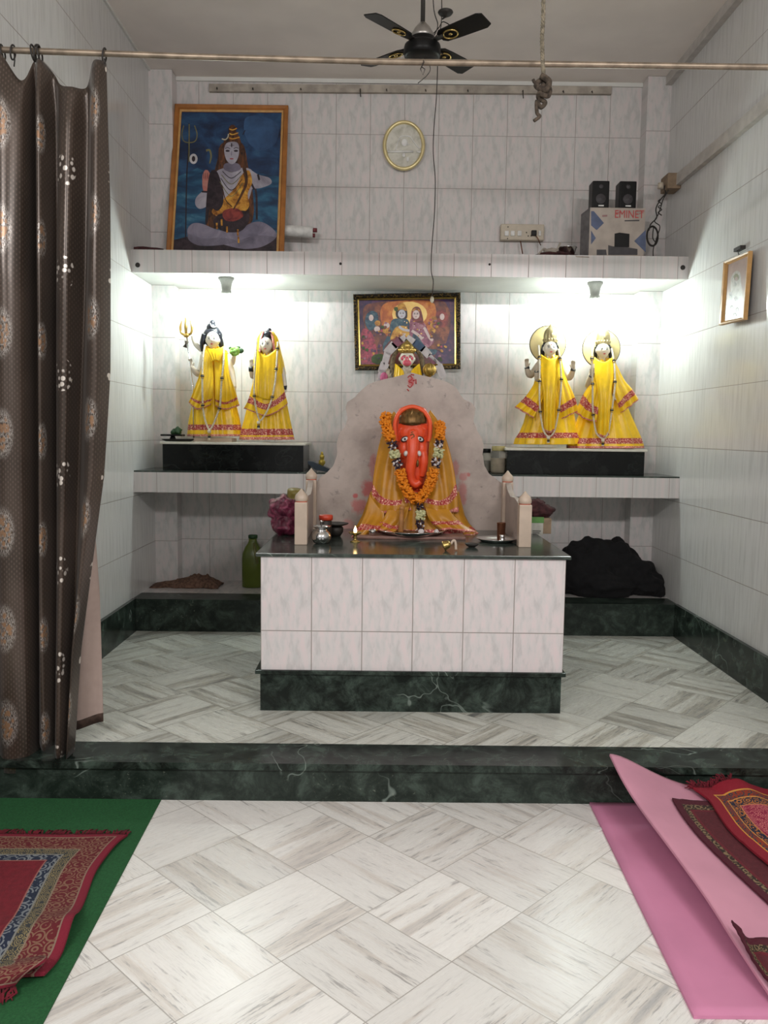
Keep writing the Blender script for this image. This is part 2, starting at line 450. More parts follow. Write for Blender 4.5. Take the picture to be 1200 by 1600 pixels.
SPOTS = [_s(643, 597, .022, .75, .028), _s(578, 765, .05, .75, .06), _s(562, 790, .05, .6), _s(556, 775, .016, .8), _s(724, 745, .03, .45), _s(732, 742, .014, .6),
         _s(722, 770, .03, .5, .09), _s(585, 730, .03, .45, .09), _s(711, 733, .025, .45, .06), _s(545, 820, .04, .35)]
MT['slabmarble'] = slabmarble()
MT['post_marble'] = plain('cream_marble', (.62, .50, .40), .35, var=.06, scale=18)
MT['red_powder'] = plain('red_powder_ring', (.55, .16, .10), .8)

def gold(name, col=(.62, .42, .12), rough=.3): return plain(name, col, rough, .9, var=.1, scale=60)
MT['gold'] = gold('gilt_metal'); MT['brass'] = gold('brass', (.55, .40, .14), .25)
MT['steel'] = plain('stainless_steel', (.72, .72, .72), .16, 1.0, var=.03)
MT['dull_steel'] = plain('dull_metal', (.40, .38, .36), .35, .9, var=.1)
MT['iron'] = plain('dark_iron', (.03, .026, .023), .55, .2)
MT['copper'] = plain('dark_copper', (.22, .09, .05), .35, .8)
MT['black'] = plain('black_plastic', (.006, .006, .006), .4, Specular_IOR_Level=.2)
MT['blackcloth'] = plain('black_cloth', (.0035, .0035, .005), .95, var=.3, scale=60, bump=.3)
MT['white'] = plain('white_paint', (.8, .8, .78), .5)
MT['cream'] = plain('cream_plastic', (.55, .48, .38), .45, var=.05)
MT['rope'] = plain('dirty_rope', (.30, .26, .19), .95, var=.3, scale=90, bump=.6)
MT['rope_dk'] = plain('dark_rope_end', (.10, .075, .055), .95, var=.35, scale=70, bump=.6)
MT['rod'] = plain('brass_pipe', (.36, .29, .22), .4, .6, var=.2, scale=25)
MT['wood_y'] = plain('orange_wood', (.42, .16, .035), .4, var=.15, scale=12)
MT['wood_y2'] = plain('light_wood_edge', (.60, .34, .12), .4, var=.1)
MT['batten'] = plain('grey_wood', (.46, .41, .35), .8, var=.18, scale=14)
MT['skin'] = plain('painted_white_marble_skin', (.74, .68, .58), .35, var=.03)
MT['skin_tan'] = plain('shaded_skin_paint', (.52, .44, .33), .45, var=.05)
MT['hair'] = plain('black_hair_paint', (.012, .013, .02), .35)
MT['lip'] = plain('red_paint', (.55, .05, .05), .4)
MT['pinkface'] = plain('rose_paint', (.66, .10, .15), .4, var=.02)
MT['pearl'] = plain('ivory_beads', (.72, .64, .50), .35, var=.08, scale=120)
MT['orange_face'] = plain('vermilion_paint', (.82, .085, .024), .38, var=.07, scale=14)
MT['orange_hood'] = plain('orange_paint', (.85, .10, .025), .45, var=.08, scale=14)
MT['crown_dk'] = plain('tarnished_gold', (.22, .12, .035), .4, .5, var=.25, scale=60)
MT['dkgreen'] = plain('dark_leaf', (.02, .07, .02), .5)
MT['ltgreen'] = plain('pale_green_petal', (.28, .55, .12), .5)
MT['orange_plastic'] = plain('orange_red_plastic', (.60, .06, .025), .4)

def cloth_mat(name, col, sheen=.3, rough=.42, metal=.0, gold_speck=0.0):
    g = G(name); p = g.obj(); n = g.noise(p, 22, 4, .6)
    c = g.mix(g.step(n, .3, .7), tuple(q*.86 for q in col), col)
    if gold_speck:
        sp = g.step(g.noise(p, 150, 2, .7), .52, .62); c = g.mix(g.m('MULTIPLY', sp, gold_speck), c, (.90, .58, .40))
        g.put(g.b.inputs['Metallic'], g.m('MULTIPLY', sp, .3*gold_speck))
    g.out(c, rough, None if gold_speck else metal)
    g.b.inputs['Sheen Weight'].default_value = sheen
    g.bump(g.noise(p, 70, 3), .15, .004)
    return g.mat
MT['yellow'] = cloth_mat('yellow_satin', (.93, .58, .004), .1, .34)
MT['ochre'] = cloth_mat('mustard_satin', (.52, .225, .005), .1, .42)
MT['border'] = cloth_mat('maroon_gold_border', (.42, .03, .03), .1, .45, gold_speck=1.0)
MT['border2'] = cloth_mat('pink_gold_trim', (.62, .16, .14), .1, .45, gold_speck=1.0)

def curtain_mat():
    g = G('brown_satin_curtain'); U = g.sep(g.uv()); u, v = U[0], U[1]    # metres along the cloth and down it
    # tiny dot weave
    du = g.m('SUBTRACT', g.m('FRACT', g.m('MULTIPLY', u, 95.0)), .5)
    dv = g.m('SUBTRACT', g.m('FRACT', g.m('ADD', g.m('MULTIPLY', v, 60.0), g.m('MULTIPLY', g.m('FLOOR', g.m('MULTIPLY', u, 95.0)), .5))), .5)
    dot = g.step(g.m('ADD', g.m('MULTIPLY', du, du), g.m('MULTIPLY', dv, dv)), .085, .03)
    base = g.mix(g.step(g.noise(g.vec(u, v, 0.0), 3, 2), .35, .65), (.040, .027, .019), (.070, .049, .037))
    c = g.mix(g.m('MULTIPLY', dot, .30), base, (.22, .16, .13))
    def cell(u0, per, v0):
        q = g.m('ADD', g.m('DIVIDE', g.m('SUBTRACT', v, v0), per), .5)
        return g.m('SUBTRACT', u, u0), g.m('MULTIPLY', g.m('SUBTRACT', g.m('FRACT', q), .5), per)
    per = .318
    # white blossom clusters
    vr = g.voro(g.vec(u, v, 0.0), 48, rnd=.7)
    def clus(u0, v0, ru, rv):
        x, y = cell(u0, per, v0)
        r = g.m('SQRT', g.m('ADD', g.m('POWER', g.m('DIVIDE', x, ru), 2.0), g.m('POWER', g.m('DIVIDE', y, rv), 2.0)))
        return g.m('LESS_THAN', r, 1.0)
    W_ = None
    for a in CLUS:
        k = clus(*a); W_ = k if W_ is None else g.m('MAXIMUM', W_, k)
    pet = g.m('MULTIPLY', g.step(vr, .44, .30), W_)
    # brown-gold chrysanthemums with silver ray petals
    for a in BURST:
        x, y = cell(a[0], per, a[1]); ru, rv = a[2], a[3]
        r = g.m('SQRT', g.m('ADD', g.m('POWER', g.m('DIVIDE', x, ru), 2.0), g.m('POWER', g.m('DIVIDE', y, rv), 2.0)))
        fine = g.noise(g.vec(g.m('MULTIPLY', u, 3.0), v, 0.0), 95, 3, .7)
        rr = g.m('ADD', r, g.m('MULTIPLY', g.m('SUBTRACT', fine, .5), 1.1))
        ray = g.m('MULTIPLY', g.step(rr, 1.0, .72), g.step(fine, .46, .56))
        c = g.mix(g.m('MULTIPLY', ray, .75), c, (.46, .43, .40))
        v2 = g.voro(g.vec(g.m('MULTIPLY', u, 1.2), v, 3.0), 60)
        core = g.m('MULTIPLY', g.step(r, .66, .45), g.step(v2, .62, .38))
        c = g.mix(g.m('MULTIPLY', core, .9), c, (.30, .165, .085))
    c = g.mix(pet, c, (.72, .66, .60))
    g.out(c, .30, .35); g.b.inputs['Sheen Weight'].default_value = .10; g.b.inputs['Coat Weight'].default_value = .25; g.b.inputs['Coat Roughness'].default_value = .3
    return g.mat
# cluster / burst columns: (u centre, v centre, half width, half height), filled in with the curtain
MT['maroon'] = plain('maroon_cap', (.16, .02, .03), .5); MT['maroonc'] = plain('dark_maroon_cloth', (.07, .02, .022), .9, var=.3, scale=40, bump=.3)
MT['paper'] = plain('crumpled_paper', (.45, .36, .28), .8, var=.2); MT['carton'] = plain('faded_carton', (.46, .40, .35), .7, var=.1, scale=14)
MT['carton_dk'] = plain('grey_carton_side', (.17, .16, .165), .8, var=.15); MT['blueprint'] = plain('faded_blue_print', (.11, .14, .24), .7)
MT['dkgrey'] = plain('dark_grey_print', (.06, .055, .06), .6); MT['faintred'] = plain('faint_red_print', (.35, .2, .2), .7); MT['redprint'] = plain('red_print', (.55, .09, .09), .7)
MT['brownbox'] = plain('brown_box', (.28, .20, .13), .7, var=.15)
MT['pink_bl'] = plain('pink_cloth', (.62, .14, .28), .8)
MT['foam'] = plain('pink_foam_mat', (.62, .235, .39), .75, var=.05, scale=5)
MT['foam2'] = plain('pale_pink_foam_mat', (.62, .29, .39), .75, var=.06, scale=5)
MT['bamboo'] = plain('dry_brown_cloth', (.20, .11, .075), .95, var=.3, scale=60, bump=.6)
MT['seat_stone'] = plain('reddish_stone', (.30, .16, .13), .45, var=.2, scale=30); MT['rice'] = plain('rust_brown_residue', (.22, .09, .03), .8, var=.3, scale=70)
MT['twig_or'] = plain('orange_brown_wood', (.45, .20, .06), .6, var=.15); MT['olive'] = plain('olive_packet', (.22, .17, .03), .5, var=.2)
MT['white_dim'] = plain('white_label', (.50, .50, .45), .6); MT['greenp'] = plain('green_label', (.10, .26, .06), .6); MT['blueblack'] = plain('blue_black_enamel', (.012, .03, .05), .25)
MT['brass2'] = plain('yellow_brass', (.50, .36, .05), .35, .4); MT['paleyellow'] = plain('pale_yellow_lid', (.52, .44, .18), .45); MT['spice'] = plain('tan_powder', (.46, .36, .24), .9); MT['spice2'] = plain('grey_powder', (.25, .24, .22), .9)
MT['olivecan'] = plain('olive_plastic', (.11, .15, .015), .3, var=.12, scale=8); MT['olivecan2'] = plain('olive_plastic_handle', (.16, .16, .05), .35); MT['fringe_red'] = plain('dark_red_fringe', (.16, .008, .02), .95, var=.25)
MT['pale_edge'] = plain('pale_marble_slab', (.66, .64, .56), .3, var=.05)
MT['halo_gold'] = plain('pale_gilt_disc', (.66, .55, .26), .4, .2, var=.05); MT['halo_gold2'] = plain('pale_gilt_crown', (.46, .38, .20), .35, .5, var=.15, scale=90)
MT['slip_w'] = plain('white_paper', (.62, .58, .60), .6, var=.1); MT['slip_m'] = plain('maroon_paper', (.26, .09, .14), .6); MT['slip_b'] = plain('blue_paper', (.05, .10, .19), .6); MT['furbrown'] = plain('brown_fur_ring', (.22, .16, .09), .8, var=.3, scale=80, bump=.5)
MT['marigold'] = plain('marigold_petals', (.92, .28, .004), .7, var=.2, scale=200, bump=.5); MT['darkflower'] = plain('purple_black_petals', (.035, .012, .03), .6, var=.3, scale=150)
MT['rosecream'] = plain('pale_green_rose', (.62, .62, .34), .6, var=.15, scale=150); MT['bud'] = plain('white_buds', (.72, .66, .66), .5)
MT['hem_brown'] = plain('brown_hem', (.10, .06, .045), .7, var=.3, scale=40)
MT['gold_rim'] = plain('pale_gilt_rim', (.80, .68, .36), .3, .5, var=.08)

# ------------------------------------------------------------------ curtain rail and curtain
YR = 2.70
def railpt(px):
    py = tab(px, [-60, 0, 300, 600, 900, 1200, 1420], [74, 78, 88.5, 96.5, 101, 105, 106]); return at(px, py, YR)
rail = [railpt(x) for x in range(-60, 1420, 40)]
rail[0].x = XL+.001; rail[-1].x = XR-.001
rail = [p for p in rail if XL < p.x < XR]
rail = [Vector((XL+.001, YR, rail[0].z))]+rail[1:-1]+[Vector((XR-.001, YR, rail[-1].z))]
o = MB().tube(rail, .0095, 12).build('curtain_rail', 'rod'); tag(o, 'long brass-coloured pipe crossing the room just below the ceiling', 'curtain rail')

# strands: px at the top, px at the bottom, depth offset towards the viewer, py of the top edge, py of the bottom edge
ST = [(-95, -70, .00, 84, 1196), (-62, -40, .05, 82, 1197), (-30, -14, -.04, 96, 1192), (2, 18, .055, 84, 1198), (34, 47, .03, 128, 1197), (47, 54, -.06, 92, 1180),
      (56, 62, -.01, 100, 1164), (66, 76, .045, 96, 1166), (80, 84, -.045, 112, 1166), (96, 90, .02, 134, 1172), (116, 100, .045, 139, 1181), (134, 108, -.03, 134, 1180), (146, 111, .035, 101, 1179), (158, 114, .055, 98, 1176), (167, 117, .0, 99, 1174)]
mid = {14: [(172, .2), (171, .45), (162, .60), (143, .74), (128, .85)], 13: [(160, .2), (158, .45), (150, .60), (134, .74), (122, .85)], 12: [(148, .2), (144, .45), (140, .60), (128, .74), (118, .85)]}
NR = 90; rows = []; uvs = []
for i in range(NR+1):
    t = i/NR; ctrl = []
    for k, (xa, xb, dd, ya, yb) in enumerate(ST):
        x = lerp(xa, xb, t)
        if k in mid: x = tab(t, [0]+[q[1] for q in mid[k]]+[1], [xa]+[q[0] for q in mid[k]]+[xb])
        amp = tab(t, [0, .05, .3, 1], [.35, .7, 1.0, .9])
        x += 1.2*sin(t*7+k*1.7)
        ctrl.append((x, lerp(ya, yb, t), dd*amp))
    cc = cr(ctrl, 12)
    rows.append([at(p[0], p[1], YR) + Vector((0, -p[2], 0)) for p in cc])
J = len(rows[0]); ulen = [0]
mr = rows[NR//3]
for j in range(1, J): ulen.append(ulen[-1]+(mr[j]-mr[j-1]).length)
def U_at(px):
    return ulen[min(range(J), key=lambda j: abs(mr[j].x-at(px, 450, YR).x) + (0 if mr[j].y < YR+.03 else .02))]
# motif heights measured from the top edge
vz = lambda py: (at(100, 95, YR).z-at(100, py, YR).z)
CLUS = [(U_at(104), vz(430), .046, .052), (U_at(60), vz(290), .022, .055), (U_at(172), vz(270), .016, .03)]
BURST = [(U_at(148), vz(340), .046, .085), (U_at(14), vz(365), .058, .095), (U_at(72), vz(215), .03, .07)]
MT['curtain'] = curtain_mat()
ztop = at(100, 95, YR).z
cu = thing('curtain', (-1.1, YR, .02), 'brown satin curtain with white blossom clusters gathered at the left end of the pipe', 'curtain')
m = MB(); m.sheet(rows, .0015, 0, uv=lambda i, j: (ulen[j], ztop-rows[i][j].z)); m.build('drape', 'curtain', cu)
# pale reverse side of the trailing hem
g = G('curtain_reverse'); n = g.noise(g.obj(), 40, 3); MT['lining'] = g.out(g.mix(n, (.36, .27, .235), (.44, .34, .30)), .7)
P = []
for i in range(25):
    t = i/24; row = []
    for s_ in range(9):
        q = s_/8
        xl = tab(t, [0, .3, 1], [120, 118, 100]); xr = tab(t, [0, .15, .4, 1], [143, 148, 154, 161])
        yl = lerp(800, 1142, t); yr = lerp(800, 1128, t)
        row.append(at(lerp(xl, xr, q), lerp(yl, yr, q), 2.80)+Vector((0, .012*sin(q*7+t*2)-.02*(1-q), 0)))
    P.append(row)
MB().sheet(P, .002, 0, mf=lambda i, j: 1 if i >= 23 else 0).build('hem_reverse', ['lining', 'hem_brown'], cu)
for k, px in enumerate((4, 20, 52, 57, 62, 163)):
    c = railpt(px); r = .021 if k not in (2, 3, 4) else .024
    pts = [c+Vector(((.003 if k % 2 else -.003)*sin(a), r*cos(a)*.8, r*sin(a)-.006)) for a in [2*pi*i/20 for i in range(20)]]
    MB().tube(pts, .0028, 8, closed=True).build('hook_ring', 'iron', cu)
for px, py0, py1 in ((4, 84, 96), (22, 84, 104), (58, 92, 104), (163, 92, 103)):
    MB().tube([at(px, py0, YR), at(px+1, (py0+py1)/2, YR-.01), at(px, py1, YR)], .002, 6).build('pin_hook', 'iron', cu)

# ------------------------------------------------------------------ ceiling fan
FC = at(660, 71, 3.30)
fan = thing('ceiling_fan', (FC.x, 3.30, FC.z), 'small dark four-bladed fan with gilt blade emblems under the ceiling', 'ceiling fan')
m = MB(); m.lathe([(.0085, FC.z+.05), (.0085, ZC-.06)], (FC.x, 3.3, 0)); m.build('down_rod', 'iron', fan)
MB().lathe([(.01, ZC-.075), (.045, ZC-.05), (.055, ZC-.002)], (FC.x, 3.3, 0)).build('ceiling_cup', 'iron', fan)
MB().lathe([(.047, FC.z+.022), (.043, FC.z+.04), (.030, FC.z+.062), (.012, FC.z+.082)], (FC.x, 3.3, 0)).build('canopy', 'dull_steel', fan)
MB().lathe([(.03, FC.z-.047), (.062, FC.z-.045), (.069, FC.z-.040), (.0705, FC.z-.028), (.0705, FC.z-.010), (.068, FC.z-.001), (.060, FC.z+.005), (.050, FC.z+.008), (.049, FC.z+.024)], (FC.x, 3.3, 0)).build('motor_housing', 'black', fan)
for k in range(4):
    a = pi/4 + k*pi/2 + .05; R = Matrix.Rotation(a, 3, 'Z'); c0 = Vector((FC.x, 3.3, FC.z+.004))
    ol = [(.085, -.020), (.10, -.032), (.15, -.036), (.275, -.040), (.295, -.030), (.295, .030), (.275, .040), (.15, .036), (.10, .032), (.085, .020)]
    tw = Matrix.Rotation(-.22, 3, 'X')
    pts = [c0 + R @ (tw @ Vector((x, y, 0))) for x, y in ol]
    bl = MB().slab(pts, (0, 0, .004)).build('blade', 'black', fan)
    MB().box(c0 + Vector((.045, -.012, -.002)), c0+Vector((.10, .012, .004))).build('t', 'iron') if False else None
    q = MB(); q.slab([c0 + R @ Vector(v) for v in ((.05, -.012, -.002), (.11, -.016, -.004), (.11, .016, .0), (.05, .012, -.002))], (0, 0, .004)); q.build('blade_arm', 'iron', bl)
    rp = [c0 + R @ (tw @ Vector((.135+.030*cos(t), .022*sin(t), -.003))) for t in [2*pi*i/22 for i in range(22)]]
    MB().tube(rp, .0032, 6, closed=True).ball(c0 + R @ (tw @ Vector((.135, 0, -.003))), (.008, .008, .003)).build('emblem', 'brass', bl)
# loose hook and wires by the fan
o = MB(); o.tube([railpt(661)+Vector((0, 0, .012)), railpt(662)+Vector((0, -.014, -.005)), at(657, 108, 2.69), at(661, 117, 2.69), at(664, 108, 2.69), at(658, 104, 2.69)], .0015, 6)
tag(o.build('wire_hook', 'iron'), 'small twisted wire hook hanging from the pipe in front of the fan', 'hook')
o = MB(); o.tube(cr([at(671, 100, 2.71), at(672, 110, 2.71), at(665, 120, 2.71), at(653, 130, 2.71)], 6), .0013, 6); tag(o.build('loose_wire', 'iron'), 'short curved end of wire dangling below the pipe', 'wire')
YW = 3.58
def wt(px, py): return at(px, py, YW)
def wtop(px): p = at(px, -20, YW); return Vector((p.x, YW, ZC))
o = MB(); o.tube(cr([wtop(676), wt(677, 5), wt(684, 40), wt(674, 62)], 6), .0022, 6)
o.tube(cr([wtop(686), wt(690, 30), wt(680, 58), wt(672, 60)], 6), .0022, 6); o.tube(cr([wt(668, 62), wt(685, 44), wt(692, 34), wt(704, 40)], 6), .0022, 6)
o.tube([wt(674, 62), at(668, 66, 3.34)], .002, 6)
tag(o.build('ceiling_wires', 'iron'), 'tangle of thin dark wires hanging down beside the fan rod', 'wires')
p_ = wt(696, 21); o = MB(); o.lathe([(.004, -.016), (.026, -.004), (.032, .004), (.030, .008), (.002, .010)], p_, 20); o.tube([p_+Vector((0, 0, -.014)), wt(691, 30)], .003, 6)
tag(o.build('wire_rose', 'iron'), 'small dark round cap on the wires to the right of the fan rod', 'fitting')

# rope with a knot
o = MB(); rp = []; y_ = 2.62
pr = [(849, 10), (847, 60), (848, 100), (849, 112), (847, 122)]
pts = cr([Vector((at(848, 0, y_).x, y_, ZC)), at(848, -120, y_)]+[at(x, y, y_) for x, y in pr], 30)
for k, ph in enumerate((0, 2*pi/3, 4*pi/3)):
    o.tube([p+Vector((.0035*cos(i*.55+ph), .0035*sin(i*.55+ph), 0)) for i, p in enumerate(pts)], .0034, 6)
rpt = thing('rope', (pts[0].x, y_, pts[-1].z), 'dirty twisted rope hanging from the ceiling with a thick knotted end', 'rope')
o.build('strand', 'rope', rpt)
o = MB()
kp = cr([at(846, 118, y_), at(858, 128, y_-.01), at(852, 140, y_-.02), at(838, 134, y_), at(846, 126, y_+.015), at(858, 138, y_+.01), at(856, 150, y_-.01), at(843, 146, y_-.015), at(842, 154, y_), at(852, 160, y_), at(845, 168, y_), at(839, 158, y_), at(839, 176, y_), at(843, 182, y_), at(834, 189, y_)], 8)
o.tube(kp, [.0095*(1-.45*i/len(kp)) for i in range(len(kp))], 8); o.ball(at(849, 142, y_), (.018, .016, .022), jit=.2)
o.tube([at(840, 134, y_), at(834, 127, y_), at(833, 124, y_)], .005, 6); o.build('knot', 'rope_dk', rpt)
if pts[0].z < ZC: pass
# ------------------------------------------------------------------ rest of the wall fittings
o = MB(); a = at(327, 132, 4.99); b = at(955, 146, 4.99)
za, zb = at(327, 137, 4.985).z, at(955, 141, 4.985).z
m = MB(); dz = .021
m.slab([(a.x, 4.982, za-dz), (b.x, 4.982, zb-dz), (b.x, 4.982, zb+dz), (a.x, 4.982, za+dz)], (0, .024, 0))
bt = thing('wooden_batten', ((a.x+b.x)/2, 4.99, za-dz), 'long weathered wooden strip with hooks fixed along the top of the back wall', 'batten')
m.build('strip', 'batten', bt)
for px in (339, 395, 470, 563, 604, 665, 731, 817, 880, 925):
    c = at(px, tab(px, [327, 955], [137, 143]), 4.975)
    l = .045 if px in (563, 817) else .012
    MB().tube([c+Vector((0, .012, 0)), c+Vector((0, -.004, 0)), c+Vector((0, -.008, -l*.6)), c+Vector((.003, -.006, -l))], .0028, 6).build('nail_hook', 'iron', bt)

# cord with a small pendant
o = MB(); pp = [(684, 108, 4.6), (682, 150, 4.6), (678, 200, 4.6), (677, 240, 4.6), (680, 280, 4.6), (679, 330, 4.6), (676, 370, 4.5), (674, 400, 4.47), (674, 425, 4.47), (677, 440, 4.5), (675, 463, 4.9)]
top = at(684, 108, 4.6); pts = [Vector((top.x, 4.6, ZC))]+[at(*p) for p in pp[1:]]
cp = thing('hanging_cord', (pts[-1].x, 4.9, pts[-1].z-.03), 'thin black cord hanging from the ceiling over the shelf to the framed couple', 'cord')
o.tube(cr(pts, 8), .0027, 6); o.build('cord', 'iron', cp)
MB().ball(at(675, 468, 4.9), (.011, .009, .020)).build('plug', 'cream', cp)

# oval plaque
c = at(631, 228, 4.985); rx, rz = .121, .139
pq = thing('oval_plaque', (c.x, 4.99, c.z-rz), 'oval gold-rimmed glazed plaque high on the back wall', 'plaque')
m = MB(); n_ = 48; R_ = []
for q in range(9):
    a = 2*pi*q/8
    R_.append([(c.x+(rx-.008+.011*cos(a))*cos(2*pi*i/n_), 4.992-.014+.012*sin(a), c.z+(rz-.008+.011*cos(a))*sin(2*pi*i/n_)) for i in range(n_)])
m.rings(R_); m.build('gilt_rim', 'gold_rim', pq)
g = G('silvered_glass'); n = g.noise(g.obj(), 18, 4, .6, .8)
MT['silver'] = g.out(g.ramp(n, [(.35, (.50, .49, .42)), (.6, (.72, .71, .64))]), .22, .15, Coat_Weight=.8)
m = MB(); m.slab([(c.x+(rx-.006)*cos(2*pi*i/n_), 4.980, c.z+(rz-.006)*sin(2*pi*i/n_)) for i in range(n_)], (0, .02, 0)); m.build('face', 'silver', pq)
def P_(x, y): return at(590+x/13.33, 180+y/13.33, 4.978)
m = MB(); m.tube(cr([P_(*q) for q in ((370, 720), (400, 640), (430, 540), (480, 450), (560, 430), (670, 445), (730, 520), (800, 620), (880, 700))], 6), .0035, 6)
m.tube([P_(200, 760), P_(740, 760)], .0062, 8); m.tube([P_(815, 765), P_(930, 765)], .006, 8); m.ball(P_(560, 570), (.018, .003, .022)); m.ball(P_(635, 605), (.006, .004, .006)); m.ball(P_(545, 830), (.01, .003, .012)); m.ball(P_(630, 920), (.009, .003, .014))  # the two level bars in the emblem are tube-light reflections painted white
m.build('emblem', 'white', pq)

# rolled paper beside the big picture
a = at(440, 358, 4.9); b = at(489, 363, 4.9)
rr = thing('paper_roll', (a.x, 4.9, 2.06), 'rolled white paper tube with dark red end beside the blue framed picture', 'paper roll')
MB().tube([a+Vector((-.12, 0, .0)), b], .031, 20).build('roll', 'white', rr)
m = MB(); m.tube([b+Vector((-.012, 0, .012)), b+Vector((.024, 0, .012))], .012, 10); m.tube([b+Vector((-.01, 0, -.018)), b+Vector((.012, 0, -.018))], .011, 10); m.build('end_cap', 'maroon', rr) if 'maroon' in MT else m.build('end_cap', 'lip', rr)

# switchboard
a = at(782, 351, 4.985); b = at(849, 377, 4.985)
sw = thing('switchboard', ((a.x+b.x)/2, 4.98, b.z), 'cream electrical switchboard with sockets on the back wall above the shelf', 'switchboard')
MB().box((a.x, 4.962, b.z), (b.x, YB, a.z), bev=.006).build('plate', 'cream', sw)
def S_(x, y): return at(760+x/3.75, 250+y/3.75, 4.960)
for x in (120, 155, 195): MB().box(S_(x, 445)+Vector((-.013, -.004, 0)), S_(x, 415)+Vector((.011, .004, 0)), bev=.002).build('switch', 'white', sw)
for x, y in ((245, 445), (262, 445), (235, 425), (127, 392), (124, 460)): MB().ball(S_(x, y), .0035, nu=10, nv=6).build('socket_hole', 'iron', sw)
MB().box(S_(262, 445)+Vector((0, -.018, 0)), S_(292, 415)+Vector((0, .004, 0)), bev=.003).build('plug', 'black', sw)
MB().box(S_(305, 445)+Vector((0, -.006, 0)), S_(320, 415)+Vector((0, .004, 0)), bev=.002).build('indicator', 'white', sw)
m = MB(); m.tube([S_(200, 475), S_(205, 510), S_(212, 550)], .0035, 6); m.build('cable', 'copper', sw); m = MB(); m.tube([S_(285, 440)+Vector((0, -.01, 0)), S_(300, 465)+Vector((0, -.015, 0)), S_(318, 500)], .003, 6); m.build('cable', 'copper', sw)

# things on the upper shelf ------------------------------------------------
ZS = 2.052
o = MB(); c0 = at(848, 395, 4.58); c0.z = ZS
pc = thing('offering_tray', (c0.x+.09, 4.58, ZS), 'maroon cloth-draped tray with scraps on the upper shelf beside the switchboard', 'tray')
m = MB(); m.lathe([(.10, .0), (.115, .012), (.12, .014), (.10, .006), (.001, .005)], (c0.x+.11, 4.66, ZS), 32); m.ball((c0.x+.07, 4.62, ZS+.018), (.10, .06, .020), jit=.3, seed=2); m.build('dark_cloth', 'maroonc', pc)
m = MB(); m.slab([(c0.x+.12, 4.60, ZS+.008), (c0.x+.22, 4.57, ZS+.010), (c0.x+.235, 4.507, ZS-.012), (c0.x+.17, 4.507, ZS-.010), (c0.x+.13, 4.53, ZS+.003)], (0, -.002, .003)); m.build('paper_scrap', 'paper', pc)
m = MB(); m.tube(cr([(c0.x-.02, 4.60, ZS+.02), (c0.x+.01, 4.60, ZS+.05), (c0.x+.04, 4.60, ZS+.035), (c0.x+.08, 4.60, ZS+.05), (c0.x+.10, 4.61, ZS+.085)], 6), .006, 6); m.ball((c0.x+.05, 4.60, ZS+.035), (.045, .03, .018), jit=.5, seed=4); m.build('twig', 'batten', pc)
c = at(886, 388, 4.64); bw = MB(); bw.lathe([(.028, 0), (.038, .004), (.052, .05), (.055, .052), (.050, .048), (.036, .008), (0.001, .008)], (c.x, 4.64, ZS+.015), 24)
tag(bw.build('steel_bowl', 'steel'), 'small steel bowl in the tray left of the printed carton', 'bowl')

# carton with print
ca = at(922, 324, 4.66); cb = at(1009, 324, 4.66)
ct = thing('speaker_carton', ((ca.x+cb.x)/2, 4.72, ZS), 'printed speaker carton with blue diamonds and red lettering on the upper shelf', 'carton')
zt = ca.z; x0, x1 = ca.x, cb.x
MB().box((x0, 4.66, ZS), (x1, 4.80, zt), bev=.003).build('box', 'carton', ct)
fl = MB(); xl = at(910, 335, 4.72).x
fl.slab([(x0, 4.66, ZS), (xl-.005, 4.73, ZS), (xl-.005, 4.73, at(910, 335, 4.73).z), (x0+.0, 4.66, zt)], (.004, .004, 0)); fl.build('side_flap', 'carton_dk', ct)
def K_(x, y): return at(840+x/5, 260+y/5, 4.6585)
def flat(pts, mt, name, par, f=K_, dy=0.0):
    m = MB(); m.slab([f(*p)+Vector((0, -dy, 0)) for p in pts], (0, .001, 0)); return m.build(name, mt, par)
flat([(418, 350), (440, 350), (518, 442), (462, 498), (418, 460)], 'blueprint', 'blue_diamond', ct)
flat([(845, 495), (845, 672), (755, 583)], 'blueprint', 'blue_diamond', ct)
flat([(418, 500), (455, 560), (418, 610)], 'blueprint', 'blue_diamond', ct)
flat([(602, 525), (640, 517), (718, 527), (716, 632), (600, 630)], 'black', 'printed_speaker', ct)
flat([(462, 650), (535, 650), (540, 692), (462, 692)], 'dkgrey', 'printed_speaker', ct)
flat([(552, 615), (590, 625), (700, 632), (780, 645), (780, 692), (552, 692)], 'dkgrey', 'printed_amplifier', ct)
flat([(680, 420), (795, 417), (795, 427), (680, 429)], 'dkgrey', 'small_print', ct)
flat([(505, 380), (545, 378), (545, 392), (505, 394)], 'faintred', 'small_print', ct)
def text(s, loc, size, mt, par, name='lettering', rot=(pi/2, 0, 0), sx=1):
    cu_ = bpy.data.curves.new(name, 'FONT'); cu_.body = s; cu_.size = size; cu_.extrude = .0006; cu_.align_x = 'CENTER'
    o = bpy.data.objects.new(name, cu_); o.rotation_euler = rot; o.scale = (sx, 1, 1)
    dg = bpy.context.evaluated_depsgraph_get()
    COL.objects.link(o); bpy.context.view_layer.update()
    me = bpy.data.meshes.new_from_object(o.evaluated_get(bpy.context.evaluated_depsgraph_get()))
    me.transform(o.matrix_world); bpy.data.objects.remove(o)
    q = bpy.data.objects.new(name, me); COL.objects.link(q); me.materials.clear(); me.materials.append(MT[mt])
    q.parent = par; q.location = Vector(loc)-Vector(par['_b']); return q
text('EMINET', K_(715, 403)+Vector((0, -.001, 0)), .060, 'redprint', ct, sx=.80)
m = MB(); m.tube(cr([K_(610, 372), K_(618, 362), K_(650, 364)], 4), .0016, 6); m.build('lettering_flourish', 'redprint', ct); m = MB(); m.tube(cr([K_(795, 372), K_(810, 362), K_(828, 362)], 4), .0016, 6); m.build('lettering_flourish', 'redprint', ct)

